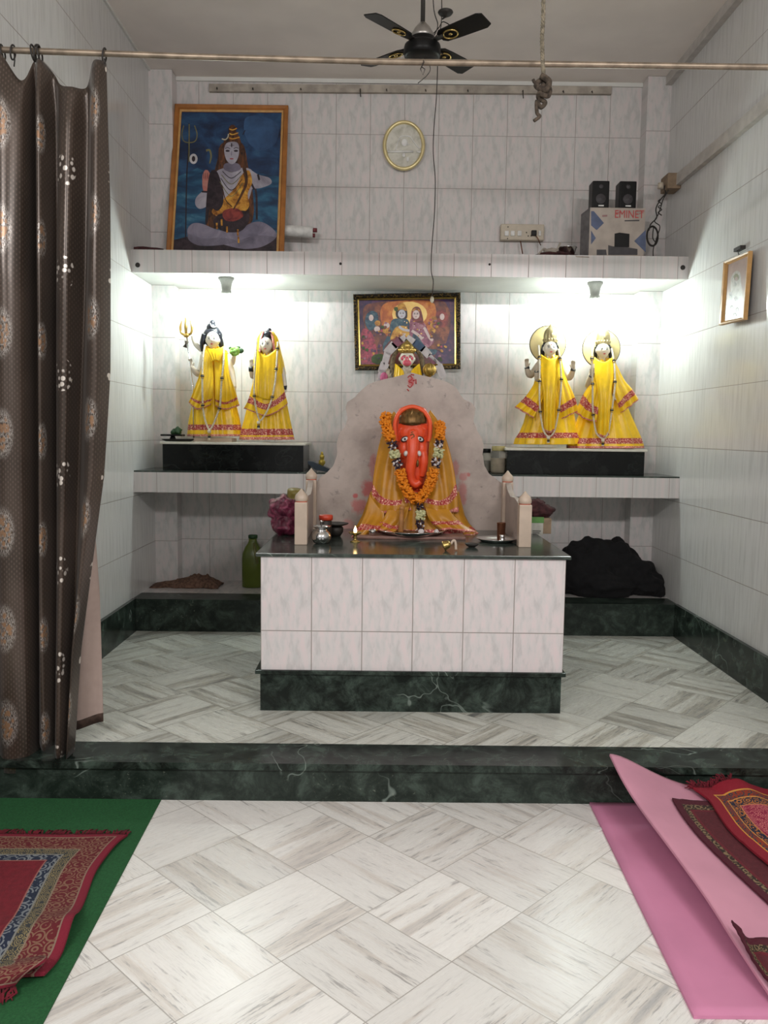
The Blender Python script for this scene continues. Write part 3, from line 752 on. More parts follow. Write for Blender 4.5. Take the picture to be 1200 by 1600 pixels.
# speakers on the carton
def speaker(px0, px1, yt, Y):
    a = at(px0, yt, Y); b = at(px1, yt, Y); zb = zt
    t = thing('speaker', ((a.x+b.x)/2, Y+.045, zb), 'left small black speaker on the printed carton', 'speaker', 'pair of black speakers')
    MB().box((a.x, Y, zb), (b.x, Y+.09, a.z), bev=.006).build('cabinet', 'black', t)
    cx = (a.x+b.x)/2
    TL = Matrix.Rotation(pi/2, 3, 'X')
    MB().lathe([(.028, 0), (.026, .003), (.012, .001), (.010, .004), (.001, .005)], (cx, Y+.001, zb+.052), 24, tilt=TL).build('woofer_cone', 'dkgrey', t)
    MB().lathe([(.012, 0), (.011, .003), (.001, .003)], (cx, Y+.001, zb+.118), 20, tilt=TL).build('tweeter', 'dkgrey', t)
    MB().box((cx-.012, Y-.001, zb+.012), (cx+.018, Y+.002, zb+.019)).build('badge', 'white', t)
    return t
s1 = speaker(926.5, 953, 282, 4.68)
dx = at(969, 282, 4.68).x-at(926.5, 282, 4.68).x
dup(s1, (dx, 0, 0), 'right small black speaker on the printed carton')

# cable coil and junction box
a = atX(1062, 285, XR-.03)
jb = thing('junction_box', (XR-.02, 4.62, 2.42), 'brown junction box with wires on the right wall above the shelf', 'junction box')
c = atX(1053, 288, XR-.02); MB().box((XR-.075, c.y-.06, c.z-.038), (XR, c.y+.06, c.z+.045), bev=.005).build('box', 'brownbox', jb)
m = MB(); m.lathe([(.016, 0), (.016, .03)], (XR-.1, c.y-.02, c.z-.03), 14); m.build('connector', 'cream', jb)
Yc = 4.72
def c_(x, y, dy=0): return at(840+x/5, 260+y/5, Yc+dy)
m = MB()
m.tube(cr([at(1047, 285, 4.7), c_(990, 160), c_(1000, 210), c_(960, 260), c_(925, 330), c_(930, 400), c_(885, 450), c_(870, 500)], 8), .0035, 6)
m.tube(cr([at(1049, 290, 4.7), c_(985, 250), c_(965, 310), c_(945, 370), c_(915, 430), c_(955, 470), c_(930, 560), c_(905, 640), c_(902, 700)], 8), .003, 6)
zig = [c_(970-(i % 2)*28, 250+i*22) for i in range(7)]; m.tube(cr(zig, 5), .003, 6)
for k in range(3):
    m.tube([c_(897+46*cos(t)*(1-.06*k), 545+80*sin(t)*(1-.05*k), .006*k) for t in [2*pi*i/26 for i in range(26)]], .003, 6, closed=True)
m.tube(cr([c_(905, 480), c_(900, 560), c_(930, 600)], 5), .003, 6)
tag(m.build('cable_coil', 'iron'), 'coil of thin dark cable hanging from the junction box right of the carton', 'cable')

# dark rag at the left end of the shelf, and rag behind picture
m = MB(); c = at(232, 388, 4.62); m.ball((c.x-.015, 4.60, ZS+.012), (.115, .05, .019), jit=.3, seed=5); tag(m.build('dark_rag', 'maroonc'), 'flat dark rag at the left end of the upper shelf', 'rag')
m = MB(); c = at(447, 388, 4.80); m.ball((c.x+.005, 4.80, ZS+.02), (.05, .04, .035), jit=.5, seed=8); tag(m.build('brown_rag', 'rope_dk'), 'small brown rag behind the lower right corner of the blue picture', 'rag')

# screws on the shelf face
for px, py, r, lb in ((215, 414, .013, 'large dark hole plug at the left end of the upper shelf face'), (532, 412, .007, 'small dark nail in the middle of the upper shelf face'),
                      (765, 413, .006, 'tiny dark nail right of the hanging cord on the upper shelf face'), (1067, 418, .013, 'large dark hole plug at the right end of the upper shelf face')):
    p = at(px, py, 4.508); m = MB(); m.ball(p, (r, .007, r), nu=12, nv=8); tag(m.build('nail', 'iron'), lb, 'nail', 'nails in the upper shelf face')

# ------------------------------------------------------------------ bulbs under the upper shelf
def bulb(px, lab):
    p = atZ(px, 438, 1.935) if px < 600 else atZ(px, 446, 1.935); x, y = p.x, 4.64
    t = thing('shelf_bulb', (x, y, 1.78), lab, 'light bulb', 'bulbs under the upper shelf')
    MB().lathe([(.043, 1.935), (.044, 1.925), (.038, 1.918), (.030, 1.90), (.024, 1.870), (.028, 1.855), (.0295, 1.842), (.001, 1.842)], (x, y, 0), 24).build('holder', 'holder', t)
    MB().lathe([(.027, 1.844), (.033, 1.832), (.035, 1.816), (.032, 1.798), (.021, 1.784), (.001, 1.778)], (x, y, 0), 20, caps=False).build('glass', 'bulb_glow', t)
    return t
g = G('bulb_glow'); g.b.inputs['Emission Color'].default_value = (.87, 1.0, .955, 1); g.b.inputs['Emission Strength'].default_value = BULB_POWER*2.4
MT['bulb_glow'] = g.mat; MT['holder'] = plain('grey_bulb_holder', (.16, .155, .14), .6)
b1 = bulb(358, 'lit bulb under the upper shelf above the trident statue')
bx = b1.location.x
b2 = dup(b1, (atZ(923, 446, 1.935).x-bx, 0, 0), 'lit bulb under the upper shelf above the two crowned statues')

# ------------------------------------------------------------------ flat pictures
def cc2(pts, n=6): return [(p.x, p.y) for p in cr([(x, y, 0) for x, y in pts], n, closed=True)]
class Pic:
    "a print built of flat coloured shapes lying on one plane"
    def __init__(s, p0, nrm, f): s.p0, s.n, s.f, s.mb, s.mats, s.k = Vector(p0), Vector(nrm).normalized(), f, MB(), [], 0
    def P(s, x, y, off=0.0):
        a, b = s.f(x, y); return atP(a, b, s.p0, s.n) + s.n*off
    def poly(s, pts, mt, smooth=True, n=5):
        if mt not in s.mats: s.mats.append(mt)
        s.k += 1; q = cc2(pts, n) if smooth else pts
        idx = [s.mb.add(s.P(x, y, .0005+.00006*s.k)) for x, y in q]
        bmv = idx; s.mb.face(bmv, s.mats.index(mt), False)
    def ell(s, x, y, rx, ry, mt, rot=0, n=18):
        s.poly([(x+rx*cos(t)*cos(rot)-ry*sin(t)*sin(rot), y+rx*cos(t)*sin(rot)+ry*sin(t)*cos(rot)) for t in [2*pi*i/n for i in range(n)]], mt, False)
    def line(s, pts, w, mt, n=6):
        q = [(p.x, p.y) for p in cr([(x, y, 0) for x, y in pts], n)] if len(pts) > 2 else pts
        L, Rr = [], []
        for i, (x, y) in enumerate(q):
            a = q[max(i-1, 0)]; b = q[min(i+1, len(q)-1)]; dx, dy = b[0]-a[0], b[1]-a[1]; l = math.hypot(dx, dy) or 1
            ww = w[0]+(w[1]-w[0])*i/(len(q)-1) if isinstance(w, tuple) else w
            L.append((x-dy/l*ww/2, y+dx/l*ww/2)); Rr.append((x+dy/l*ww/2, y-dx/l*ww/2))
        if mt not in s.mats: s.mats.append(mt)
        s.k += 1
        A = [s.mb.add(s.P(x, y, .0005+.00006*s.k)) for x, y in L]; B = [s.mb.add(s.P(x, y, .0005+.00006*s.k)) for x, y in Rr]
        for i in range(len(q)-1): s.mb.face((A[i], A[i+1], B[i+1], B[i]), s.mats.index(mt), False)
    def build(s, name, par): return s.mb.build(name, s.mats, par, fixn=False)
def pmix(name, stops, scale=8, det=4, dist=.6, rough=.35, st=(1, 1, 1)):
    g = G(name); P = g.sep(g.obj()); v = g.vec(g.m('MULTIPLY', P[0], st[0]), g.m('MULTIPLY', P[1], st[1]), g.m('MULTIPLY', P[2], st[2]))
    MT[name] = g.out(g.ramp(g.noise(v, scale, det, .6, dist), stops), rough); return name
pmix('night_sky', [(.28, (.010, .014, .030)), (.44, (.014, .032, .085)), (.56, (.022, .065, .15)), (.72, (.04, .12, .22))], 5, st=(1, 1, 1.6))
pmix('sky_glow', [(.3, (.018, .04, .10)), (.6, (.04, .10, .22)), (.8, (.07, .16, .28))], 6); pmix('sea_swirl', [(.30, (.012, .03, .07)), (.45, (.015, .06, .13)), (.60, (.03, .12, .21)), (.74, (.12, .26, .33))], 7, st=(1, 1, 2.6))
pmix('paint_skin', [(.3, (.22, .20, .25)), (.55, (.38, .36, .42)), (.75, (.50, .48, .52))], 9)
pmix('paint_skin_dk', [(.3, (.10, .09, .13)), (.6, (.20, .18, .24))], 9)
pmix('paint_leg', [(.3, (.11, .10, .15)), (.55, (.24, .22, .29)), (.75, (.36, .34, .40))], 8)
pmix('paint_hair', [(.35, (.015, .01, .01)), (.6, (.12, .045, .02)), (.75, (.25, .09, .03))], 40, st=(2, 1, .4))
pmix('paint_gold', [(.35, (.16, .05, .01)), (.5, (.50, .22, .03)), (.7, (.70, .42, .07))], 26)
pmix('paint_red', [(.35, (.09, .012, .02)), (.6, (.28, .05, .04))], 26)
pmix('paint_dark', [(.35, (.01, .008, .012)), (.7, (.05, .03, .04))], 26)
pmix('paint_palm', [(.3, (.42, .12, .10)), (.7, (.50, .26, .22))], 20)
MT['paint_line'] = plain('ink', (.02, .012, .02), .5); MT['paint_moon'] = plain('pale_ink', (.55, .52, .40), .5); MT['paint_olive'] = plain('olive_ink', (.18, .17, .07), .5)
MT['paint_white'] = plain('white_ink', (.60, .58, .60), .5); MT['paint_lips'] = plain('lip_ink', (.35, .08, .10), .5)

# big framed picture: seated figure with trident before a stormy sky
p0 = at(360, 166, 4.975); q0 = at(360, 393, 4.80); nrm = Vector((0, -(p0.z-q0.z), (p0.y-q0.y)))
if nrm.y > 0: nrm = -nrm
f1 = lambda x, y: (250+x/4.444, 150+y/4.444)
def PF(x, y, off=0.0): return atP(*f1(x, y), p0, nrm.normalized()) + nrm.normalized()*off
fo = [(108, 66), (893, 76), (862, 1120), (45, 1110)]
fi = [(152, 112), (845, 118), (808, 1098), (92, 1090)]
bz = min(PF(*fo[2]).z, PF(*fo[3]).z)
pt = thing('framed_picture', (PF(450, 1110).x, PF(450, 1110).y, 2.055), 'large orange-framed picture of a seated blue-skinned figure with trident', 'framed picture')
def frame(par, outer, inner, PFn, mt, mt2, d=.022, lip=.006, name='frame', mf=None):
    m = MB(); n = nrmv
    O = [PFn(*p) for p in outer]; I = [PFn(*p) for p in inner]
    mid_ = [lerp(a, b, .55) for a, b in zip(O, I)]; mid2 = [lerp(a, b, .72) for a, b in zip(O, I)]
    R_ = [[p-n*.004 for p in O], [p+n*d*.8 for p in O], [lerp(a, b, .12)+n*d for a, b in zip(O, I)], [p+n*d*.85 for p in mid_], [p+n*d*.45 for p in mid2], [lerp(a, b, .8)+n*d*.5 for a, b in zip(O, I)], [p+n*lip for p in I], [p-n*.004 for p in I]]
    k = len(m.v)
    for r in R_: m.v += r
    for i in range(len(R_)-1):
        for j in range(4): m.face((k+i*4+j, k+i*4+(j+1) % 4, k+(i+1)*4+(j+1) % 4, k+(i+1)*4+j), 1 if i in (4, 5) else 0, False)
    for j in range(4): m.face((k+j, k+(j+1) % 4, k+28+(j+1) % 4, k+28+j), 0, False)
    return m.build(name, [mt, mt2], par)
nrmv = nrm.normalized()
frame(pt, fo, fi, PF, 'wood_y', 'wood_y2', .022)
m = MB(); m.slab([PF(*p)-nrmv*.006 for p in fi], nrmv*.006); m.build('backing', 'paint_line', pt)
A = Pic(p0, nrm, f1)
A.poly(fi, 'night_sky', False); A.poly([(125, 560), (260, 500), (400, 560), (600, 520), (835, 560), (808, 1098), (92, 1090)], 'sea_swirl', False)
A.poly([(95, 1000), (300, 950), (560, 1010), (812, 960), (808, 1098), (92, 1090)], 'paint_dark', False)
A.poly([(590, 160), (700, 140), (820, 200), (800, 330), (690, 380), (600, 300)], 'sky_glow')
A.poly([(165, 170), (240, 200), (330, 190), (300, 300), (190, 280)], 'night_sky')
A.line([(178, 1000), (186, 560), (202, 330), (202, 190)], 9, 'paint_line'); A.line([(202, 460), (203, 195)], 7, 'paint_olive')
A.line([(165, 205), (152, 270), (172, 318), (238, 318), (258, 270), (240, 205)], 7, 'paint_olive'); A.ell(233, 437, 28, 36, 'paint_white'); A.ell(233, 437, 12, 20, 'paint_dark')
A.line([(320, 380), (345, 378), (355, 420), (345, 470)], (16, 8), 'paint_olive')
A.line([(655, 610), (670, 700), (672, 860)], 14, 'paint_dark'); A.line([(575, 270), (592, 238)], 6, 'paint_line')
A.poly([(430, 330), (400, 440), (370, 560), (340, 700), (320, 860), (350, 920), (600, 900), (650, 820), (640, 640), (610, 480), (570, 330)], 'paint_hair')
A.poly([(190, 930), (230, 885), (300, 890), (400, 930), (520, 940), (640, 880), (720, 880), (800, 940), (800, 990), (700, 1050), (560, 1060), (420, 1030), (300, 1040), (210, 1000)], 'paint_leg')
A.poly([(200, 960), (300, 990), (430, 985), (540, 1010), (430, 1035), (280, 1040), (205, 1005)], 'paint_skin_dk')
A.poly([(550, 1010), (660, 970), (770, 975), (800, 990), (700, 1050), (560, 1060)], 'paint_skin_dk')
A.poly([(380, 540), (450, 500), (560, 500), (640, 520), (640, 640), (600, 760), (560, 850), (400, 840), (370, 760), (370, 640)], 'paint_skin')
A.poly([(600, 500), (680, 545), (760, 570), (772, 610), (700, 640), (630, 650), (600, 700), (570, 690), (600, 620), (640, 600), (600, 570)], 'paint_skin')
A.poly([(300, 660), (340, 660), (340, 700), (330, 760), (280, 785), (248, 760), (250, 710)], 'paint_skin')
A.poly([(295, 560), (310, 520), (320, 515), (335, 520), (355, 560), (352, 600), (335, 660), (300, 655)], 'paint_palm')
for x in (303, 316, 330): A.line([(x, 535), (x+2, 575)], 3, 'paint_line')
A.line([(290, 665), (345, 668)], 12, 'paint_line'); A.line([(635, 610), (655, 650)], 14, 'paint_line'); A.line([(680, 545), (690, 585)], 14, 'paint_line')
A.poly([(360, 800), (430, 730), (520, 640), (575, 540), (620, 520), (640, 600), (610, 680), (620, 760), (580, 810), (480, 830), (400, 835)], 'paint_gold')
A.poly([(400, 830), (470, 810), (600, 800), (620, 860), (560, 940), (440, 940), (370, 880)], 'paint_dark'); A.poly([(440, 800), (530, 780), (580, 830), (520, 870), (450, 860)], 'paint_red')
A.poly([(340, 560), (390, 520), (430, 620), (440, 740), (400, 800), (350, 780), (330, 880), (315, 860)], 'paint_dark')
A.line([(585, 500), (600, 600), (560, 700), (510, 790)], (26, 10), 'paint_hair')
for k in range(5): A.line([(440-k*6, 500+k*24), (495, 530+k*42), (560+k*4, 500+k*26)], 5, 'paint_line' if k % 2 else 'paint_olive')
A.line([(430, 620), (455, 720), (500, 770)], 7, 'paint_hair')
A.poly([(455, 470), (540, 470), (560, 510), (500, 530), (445, 510)], 'paint_skin_dk')
A.poly([(448, 360), (470, 325), (530, 322), (550, 355), (548, 410), (530, 455), (500, 475), (468, 455), (450, 410)], 'paint_skin')
A.ell(470, 383, 15, 7, 'paint_line'); A.ell(528, 383, 15, 7, 'paint_line'); A.line([(452, 368), (470, 360), (488, 370)], 4, 'paint_line'); A.line([(512, 370), (528, 360), (546, 366)], 4, 'paint_line')
A.line([(499, 385), (496, 415)], 5, 'paint_skin_dk'); A.ell(498, 438, 14, 5, 'paint_lips'); A.line([(498, 330), (498, 356)], 8, 'paint_line'); A.line([(482, 345), (516, 345)], 3, 'paint_line')
A.poly([(440, 345), (450, 300), (490, 280), (540, 285), (566, 330), (590, 440), (600, 500), (575, 480), (552, 400), (545, 330), (500, 318), (460, 328)], 'paint_hair')
A.poly([(480, 290), (478, 240), (482, 215), (505, 202), (525, 215), (530, 250), (548, 280), (555, 310), (520, 320), (490, 312)], 'paint_hair')
for y in (230, 262, 292): A.line([(482, y), (505, y+8), (535+(y-230)*.3, y-4)], 8, 'paint_gold')
A.line([(430, 300), (455, 305), (472, 288), (476, 266)], 8, 'paint_moon')
for x, y in ((395, 905), (465, 930), (540, 950), (545, 1000), (428, 880)): A.line([(x, y-22), (x+2, y+22)], 12, 'paint_gold')
A.build('print', pt)

# ornate framed picture of a couple
p0b = at(636, 461, 4.965); nrm2 = Vector((0, -1, .05)); nrmv = nrm2.normalized()
f2 = lambda x, y: (540+x/6, 450+y/6)
PF2 = lambda x, y, off=0.0: atP(*f2(x, y), p0b, nrmv)
fo = [(72, 65), (1075, 48), (1075, 762), (90, 775)]; fi = [(125, 117), (1020, 105), (1022, 710), (140, 718)]
g = G('carved_dark_gilt'); v = g.voro(g.obj(), 95); MT['carved'] = g.out(g.ramp(v, [(.25, (.16, .10, .03)), (.5, (.02, .014, .008)), (.8, (.01, .008, .006))]), .35, .6); g.bump(v, .6, .006)
pt2 = thing('framed_picture', (PF2(570, 770).x, 4.97, PF2(570, 770).z), 'ornate dark-framed picture of a haloed couple behind the monkey-faced idol', 'framed picture')
frame(pt2, fo, fi, PF2, 'carved', 'gold', .024)
m = MB(); m.slab([PF2(*p)-nrmv*.006 for p in fi], nrmv*.006); m.build('backing', 'paint_line', pt2)
pmix('violet', [(.3, (.010, .008, .05)), (.5, (.05, .018, .075)), (.7, (.13, .04, .08))], 22); pmix('fiery', [(.3, (.26, .05, .02)), (.5, (.48, .13, .03)), (.72, (.68, .28, .06))], 18); pmix('ember', [(.3, (.04, .015, .03)), (.5, (.14, .04, .03)), (.72, (.30, .09, .04))], 24)
pmix('bloom_pink', [(.35, (.10, .01, .04)), (.6, (.42, .05, .09))], 60); pmix('teal_p', [(.3, (.008, .02, .05)), (.5, (.02, .07, .11)), (.7, (.10, .16, .18))], 40); pmix('rose_p', [(.3, (.14, .03, .07)), (.5, (.28, .09, .15)), (.7, (.45, .24, .26))], 40)
pmix('p_skin', [(.3, (.50, .38, .38)), (.7, (.68, .54, .50))], 18); pmix('p_skin_b', [(.3, (.40, .38, .46)), (.7, (.58, .56, .60))], 18); pmix('halo', [(.3, (.75, .38, .08)), (.7, (.95, .70, .25))], 8)
MT['p_foliage'] = plain('p_foliage', (.06, .10, .03), .5, var=.3)
B = Pic(p0b, nrm2, f2)
B.poly(fi, 'violet', False); B.poly([(180, 170), (300, 135), (420, 124), (860, 115), (960, 180), (985, 330), (940, 520), (850, 700), (300, 705), (220, 500), (165, 300)], 'ember'); B.poly([(330, 200), (430, 128), (780, 122), (850, 220), (830, 380), (740, 480), (440, 480), (350, 380)], 'fiery'); B.ell(600, 245, 165, 118, 'halo')
B.poly([(150, 400), (240, 420), (290, 560), (300, 700), (150, 705)], 'bloom_pink'); B.poly([(860, 560), (960, 520), (1010, 600), (1010, 700), (850, 700)], 'violet')
B.poly([(190, 260), (240, 215), (300, 240), (300, 330), (240, 400), (190, 350)], 'teal_p'); B.poly([(850, 230), (910, 205), (960, 260), (950, 350), (890, 370), (850, 320)], 'paint_red')
B.ell(240, 280, 22, 30, 'p_skin'); B.ell(905, 270, 22, 30, 'p_skin')
for x, y, mt in ((300, 330, 'paint_gold'), (295, 385, 'p_skin'), (375, 400, 'paint_gold'), (385, 350, 'p_skin'), (830, 290, 'paint_gold'), (820, 350, 'paint_gold'), (815, 400, 'paint_gold')): B.ell(x, y, 28, 26, mt)
B.poly([(430, 310), (490, 285), (570, 290), (600, 340), (600, 480), (560, 640), (380, 640), (350, 540), (400, 430)], 'teal_p')
B.poly([(470, 370), (560, 360), (600, 430), (560, 520), (450, 520), (420, 470)], 'paint_gold'); B.poly([(410, 500), (560, 450), (620, 560), (500, 660), (360, 620)], 'paint_red')
B.poly([(610, 290), (680, 290), (745, 340), (790, 440), (830, 500), (760, 560), (640, 520), (600, 420)], 'rose_p'); B.poly([(640, 420), (760, 560), (860, 580), (800, 640), (640, 600)], 'teal_p')
B.line([(620, 400), (680, 440), (720, 480)], 26, 'p_skin'); B.line([(735, 370), (790, 470), (820, 490)], 24, 'p_skin'); B.line([(500, 360), (540, 390), (600, 400)], 22, 'p_skin_b')
B.poly([(470, 250), (480, 190), (525, 165), (570, 190), (578, 270), (555, 290), (490, 285)], 'paint_dark'); B.ell(527, 245, 36, 42, 'p_skin_b'); B.poly([(480, 215), (490, 165), (515, 140), (550, 150), (572, 215), (525, 200)], 'paint_gold'); B.poly([(455, 185), (485, 180), (490, 210), (462, 215)], 'p_foliage')
B.poly([(615, 260), (625, 200), (665, 175), (705, 205), (730, 330), (690, 330), (625, 300)], 'paint_red'); B.ell(660, 250, 33, 42, 'p_skin'); B.line([(628, 215), (660, 195), (695, 215)], 12, 'paint_gold')
for cx, cy in ((527, 245), (660, 250)):
    B.ell(cx-13, cy-6, 7, 3.5, 'paint_line'); B.ell(cx+13, cy-6, 7, 3.5, 'paint_line'); B.ell(cx, cy+20, 8, 3.5, 'paint_lips'); B.line([(cx-20, cy-15), (cx-7, cy-16)], 3, 'paint_line'); B.line([(cx+7, cy-16), (cx+20, cy-15)], 3, 'paint_line')
B.ell(540, 388, 14, 12, 'paint_white'); B.poly([(250, 640), (340, 620), (400, 700), (260, 705)], 'p_foliage')
random.seed(4)
for k in range(60):
    x, y = random.choice([(random.uniform(150, 330), random.uniform(430, 690)), (random.uniform(860, 1000), random.uniform(480, 690)), (random.uniform(280, 430), random.uniform(320, 470)), (random.uniform(780, 880), random.uniform(270, 470))])
    B.ell(x, y, random.uniform(8, 18), random.uniform(8, 16), random.choice(['bloom_pink', 'paint_gold', 'rose_p', 'ember', 'violet', 'p_foliage']), n=8)
for k in range(26):
    B.ell(random.uniform(470, 580) if k % 2 else random.uniform(620, 740), random.uniform(300, 470), random.uniform(5, 10), random.uniform(5, 9), random.choice(['paint_gold', 'paint_red', 'halo', 'p_skin']), n=7)
B.build('print', pt2)

# small gilt picture on the right wall
def W_(x, y): return (1000+x/6, 360+y/6)
pw0 = Vector((XR-.03, 3.85, 1.77)); nrm3 = Vector((-1, 0, .05)); nrmv = nrm3.normalized()
PF3 = lambda x, y, off=0.0: atP(*W_(x, y), pw0, nrmv)
fo = [(808, 295), (1050, 192), (1000, 838), (762, 892)]; fi = [(828, 322), (1022, 240), (975, 812), (795, 850)]
pt3 = thing('framed_picture', (XR-.02, PF3(900, 880).y, PF3(900, 880).z), 'small gilt-framed picture hanging on the right side wall', 'framed picture')
frame(pt3, fo, fi, PF3, 'wood_y2', 'wood_y2', .014, .002)
m = MB(); m.slab([PF3(*p)-nrmv*.004 for p in fi], nrmv*.004); m.build('backing', 'paint_line', pt3)
pmix('sm_bg', [(.3, (.30, .20, .17)), (.7, (.46, .34, .30))], 8); pmix('sm_fg', [(.3, (.16, .16, .15)), (.5, (.45, .43, .40)), (.7, (.62, .60, .58))], 34)
D = Pic(pw0, nrm3, W_); D.poly(fi, 'sm_bg', False)
D.poly([(860, 430), (900, 380), (940, 400), (950, 500), (960, 620), (960, 800), (805, 835), (815, 700), (850, 600), (850, 500)], 'sm_fg'); D.ell(905, 440, 24, 34, 'paint_olive'); D.ell(905, 455, 14, 20, 'sm_bg')
for x, y in ((850, 600), (900, 640), (860, 720), (910, 740), (890, 790)): D.ell(x, y, 16, 22, 'paint_white'); D.ell(x+4, y+8, 7, 9, 'paint_dark')
D.build('print', pt3)
c = atX(1153, 390, XR-.02); m = MB(); m.box(c+Vector((-.005, -.035, -.004)), c+Vector((.02, .035, .012))); m.tube([c+Vector((-.003, 0, 0)), PF3(930, 240)], .002, 6)
tag(m.build('wall_clip', 'iron'), 'dark metal clip on the right wall holding the small gilt picture', 'clip')

# ------------------------------------------------------------------ marble throne around the idol
th = thing('marble_throne', (.144, 3.7, ZT), 'pink marble throne with scalloped back slab, low side panels and corner posts', 'throne')
left = [(487, 760), (500, 747), (512, 737), (521, 727), (527, 709), (526, 692), (530, 677), (539, 667), (543, 653), (540, 637), (543, 628), (554, 621), (563, 611), (574.7, 601), (588.7, 595.5), (603, 592), (617, 589), (630, 585.5), (643, 582)]
right = [(657, 586), (670, 589), (684, 592), (697, 596), (706, 601), (714.7, 608), (719, 616), (725, 624), (738, 630), (743, 638), (741, 650), (740, 659), (745, 672), (752, 683), (756, 696), (754, 709), (757, 728), (764, 740), (780, 752), (794, 762)]
S0 = 3.98
ol = [at(x, y, S0) for x, y in left+right]; ol = [Vector((ol[0].x, S0, ZT))]+ol+[Vector((ol[-1].x, S0, ZT))]
m = MB(); m.slab(ol, (0, .03, 0)); bs = m.build('back_slab', 'slabmarble', th)
m = MB()
for q in (cr([at(637, 590, S0-.001), at(641, 587, S0-.001), at(644, 592, S0-.001), at(639, 596, S0-.001), at(645, 599, S0-.001), at(641, 605, S0-.001), at(637, 602, S0-.001)], 5), [at(645, 595, S0-.001), at(650, 593, S0-.001), at(650, 600, S0-.001)], [at(642, 585, S0-.001), at(647, 586, S0-.001)], [at(636, 608, S0-.001), at(639, 611, S0-.001)]): m.tube(q, .003, 6)
m.build('painted_mark', 'lip', bs)
def post(x, y, zt_, lab=None, w=.052):
    m = MB(); m.box((x-w/2, y-w/2, ZT), (x+w/2, y+w/2, zt_), bev=.003); p = m.build('post', 'post_marble', th)
    m = MB(); m.lathe([(.020, zt_), (.027, zt_+.006), (.028, zt_+.018), (.024, zt_+.030), (.014, zt_+.040), (.006, zt_+.050), (.001, zt_+.056)], (x, y, 0), 24); m.build('finial', 'post_marble', p)
    m = MB(); m.lathe([(.024, zt_-.0005), (.0255, zt_+.003), (.024, zt_+.006)], (x, y, 0), 24, caps=False); m.build('finial_ring', 'red_powder', p)
    return p
zf = at(470, 785, 3.41-.026).z
xl_, xr_ = at(470, 820, 3.384).x, at(821, 820, 3.384).x
post(xl_, 3.41, zf); post(xr_, 3.41, zf)
zb_ = at(486, 750, 3.93).z
xlb, xrb = at(486, 745, 3.93).x, at(794, 745, 3.93).x
post(xlb, 3.945, zb_, w=.05); post(xrb, 3.945, zb_, w=.05)
for xa, xb in ((xl_, xlb), (xr_, xrb)):
    prof = [(3.44, ZT), (3.92, ZT), (3.92, zb_+.0), (3.86, zb_-.03), (3.76, zb_-.055), (3.62, zf+.01), (3.50, zf-.006), (3.44, zf-.012)]
    m = MB(); m.slab([(lerp(xa, xb, (y-3.41)/.53)-.012, y, z) for y, z in prof], (.024, 0, 0)); m.build('side_panel', 'slabmarble', th)

# ------------------------------------------------------------------ soft draped shapes
def ringset(rows, Y0, n=64, pleat=0.0, npl=12, seed=0, ypx=True, sharp=1.0):
    "rows: (py, x0px, x1px, depth m, pleat scale[, y shift m])"
    out = []
    for r in rows:
        py, xa, xb, dp = r[:4]; ps = r[4] if len(r) > 4 else 1.0; ys = r[5] if len(r) > 5 else 0.0
        A_, B_ = at(xa, py, Y0), at(xb, py, Y0); cx = (A_.x+B_.x)/2; hw = (B_.x-A_.x)/2; z = (A_.z+B_.z)/2; tz = (B_.z-A_.z)/2
        R_ = []
        for i in range(n):
            t = 2*pi*i/n; w = sin(npl*t+seed+.7*sin(3*t+seed)+ (mnoise.noise(Vector((cos(t)*1.5+seed, sin(t)*1.5, 0)))*3)); w = math.copysign(abs(w)**sharp, w)
            k = 1+pleat*ps*w/max(hw, .03)
            R_.append(Vector((cx+hw*cos(t)*k, Y0+ys+dp*sin(t)*k, z+tz*cos(t))))
        out.append(R_)
    return out
def densify(rows, n=5):
    rows = [tuple(r)+((1.0,) if len(r) < 5 else ()) for r in rows]; rows = [r+((0.0,) if len(r) < 6 else ()) for r in rows]
    out = []
    for a, b in zip(rows, rows[1:]):
        for k in range(n): out.append(tuple(lerp(p, q, k/n) for p, q in zip(a, b)))
    out.append(rows[-1]); return out
def cape(m, cols, rows_n, band=None, wav=.006, seed=0, mt=0, mtb=1, mtc=2, th_=.003, nw=5):
    "cols: list of polylines (top to bottom) of (px, py, Y) across the panel; last share of each column is border"
    nc = 26
    colp = [[at(*q) for q in cr(c, 6)] if False else [Vector(p) for p in cr([at(*q) for q in c], 8)] for c in cols]
    L_ = min(len(c) for c in colp); colp = [c[:L_] for c in colp]
    P = []
    for i in range(rows_n+1):
        t = i/rows_n; base = []
        for c in colp:
            f = t*(L_-1); k = min(int(f), L_-2); base.append(lerp(c[k], c[k+1], f-k))
        row = cr(base, max(2, nc//(len(cols)-1))); row = [p + Vector((0, -wav*t*sin(j*nw*2*pi/len(row)+seed+2*t), 0)) for j, p in enumerate(row)]
        P.append(row)
    def mf(i, j):
        t = (i+.5)/rows_n
        if band:
            for (a_, b_, mm) in band:
                if a_ <= t < b_: return mm
        return mt
    m.sheet(P, th_, 0, mf=mf); return P

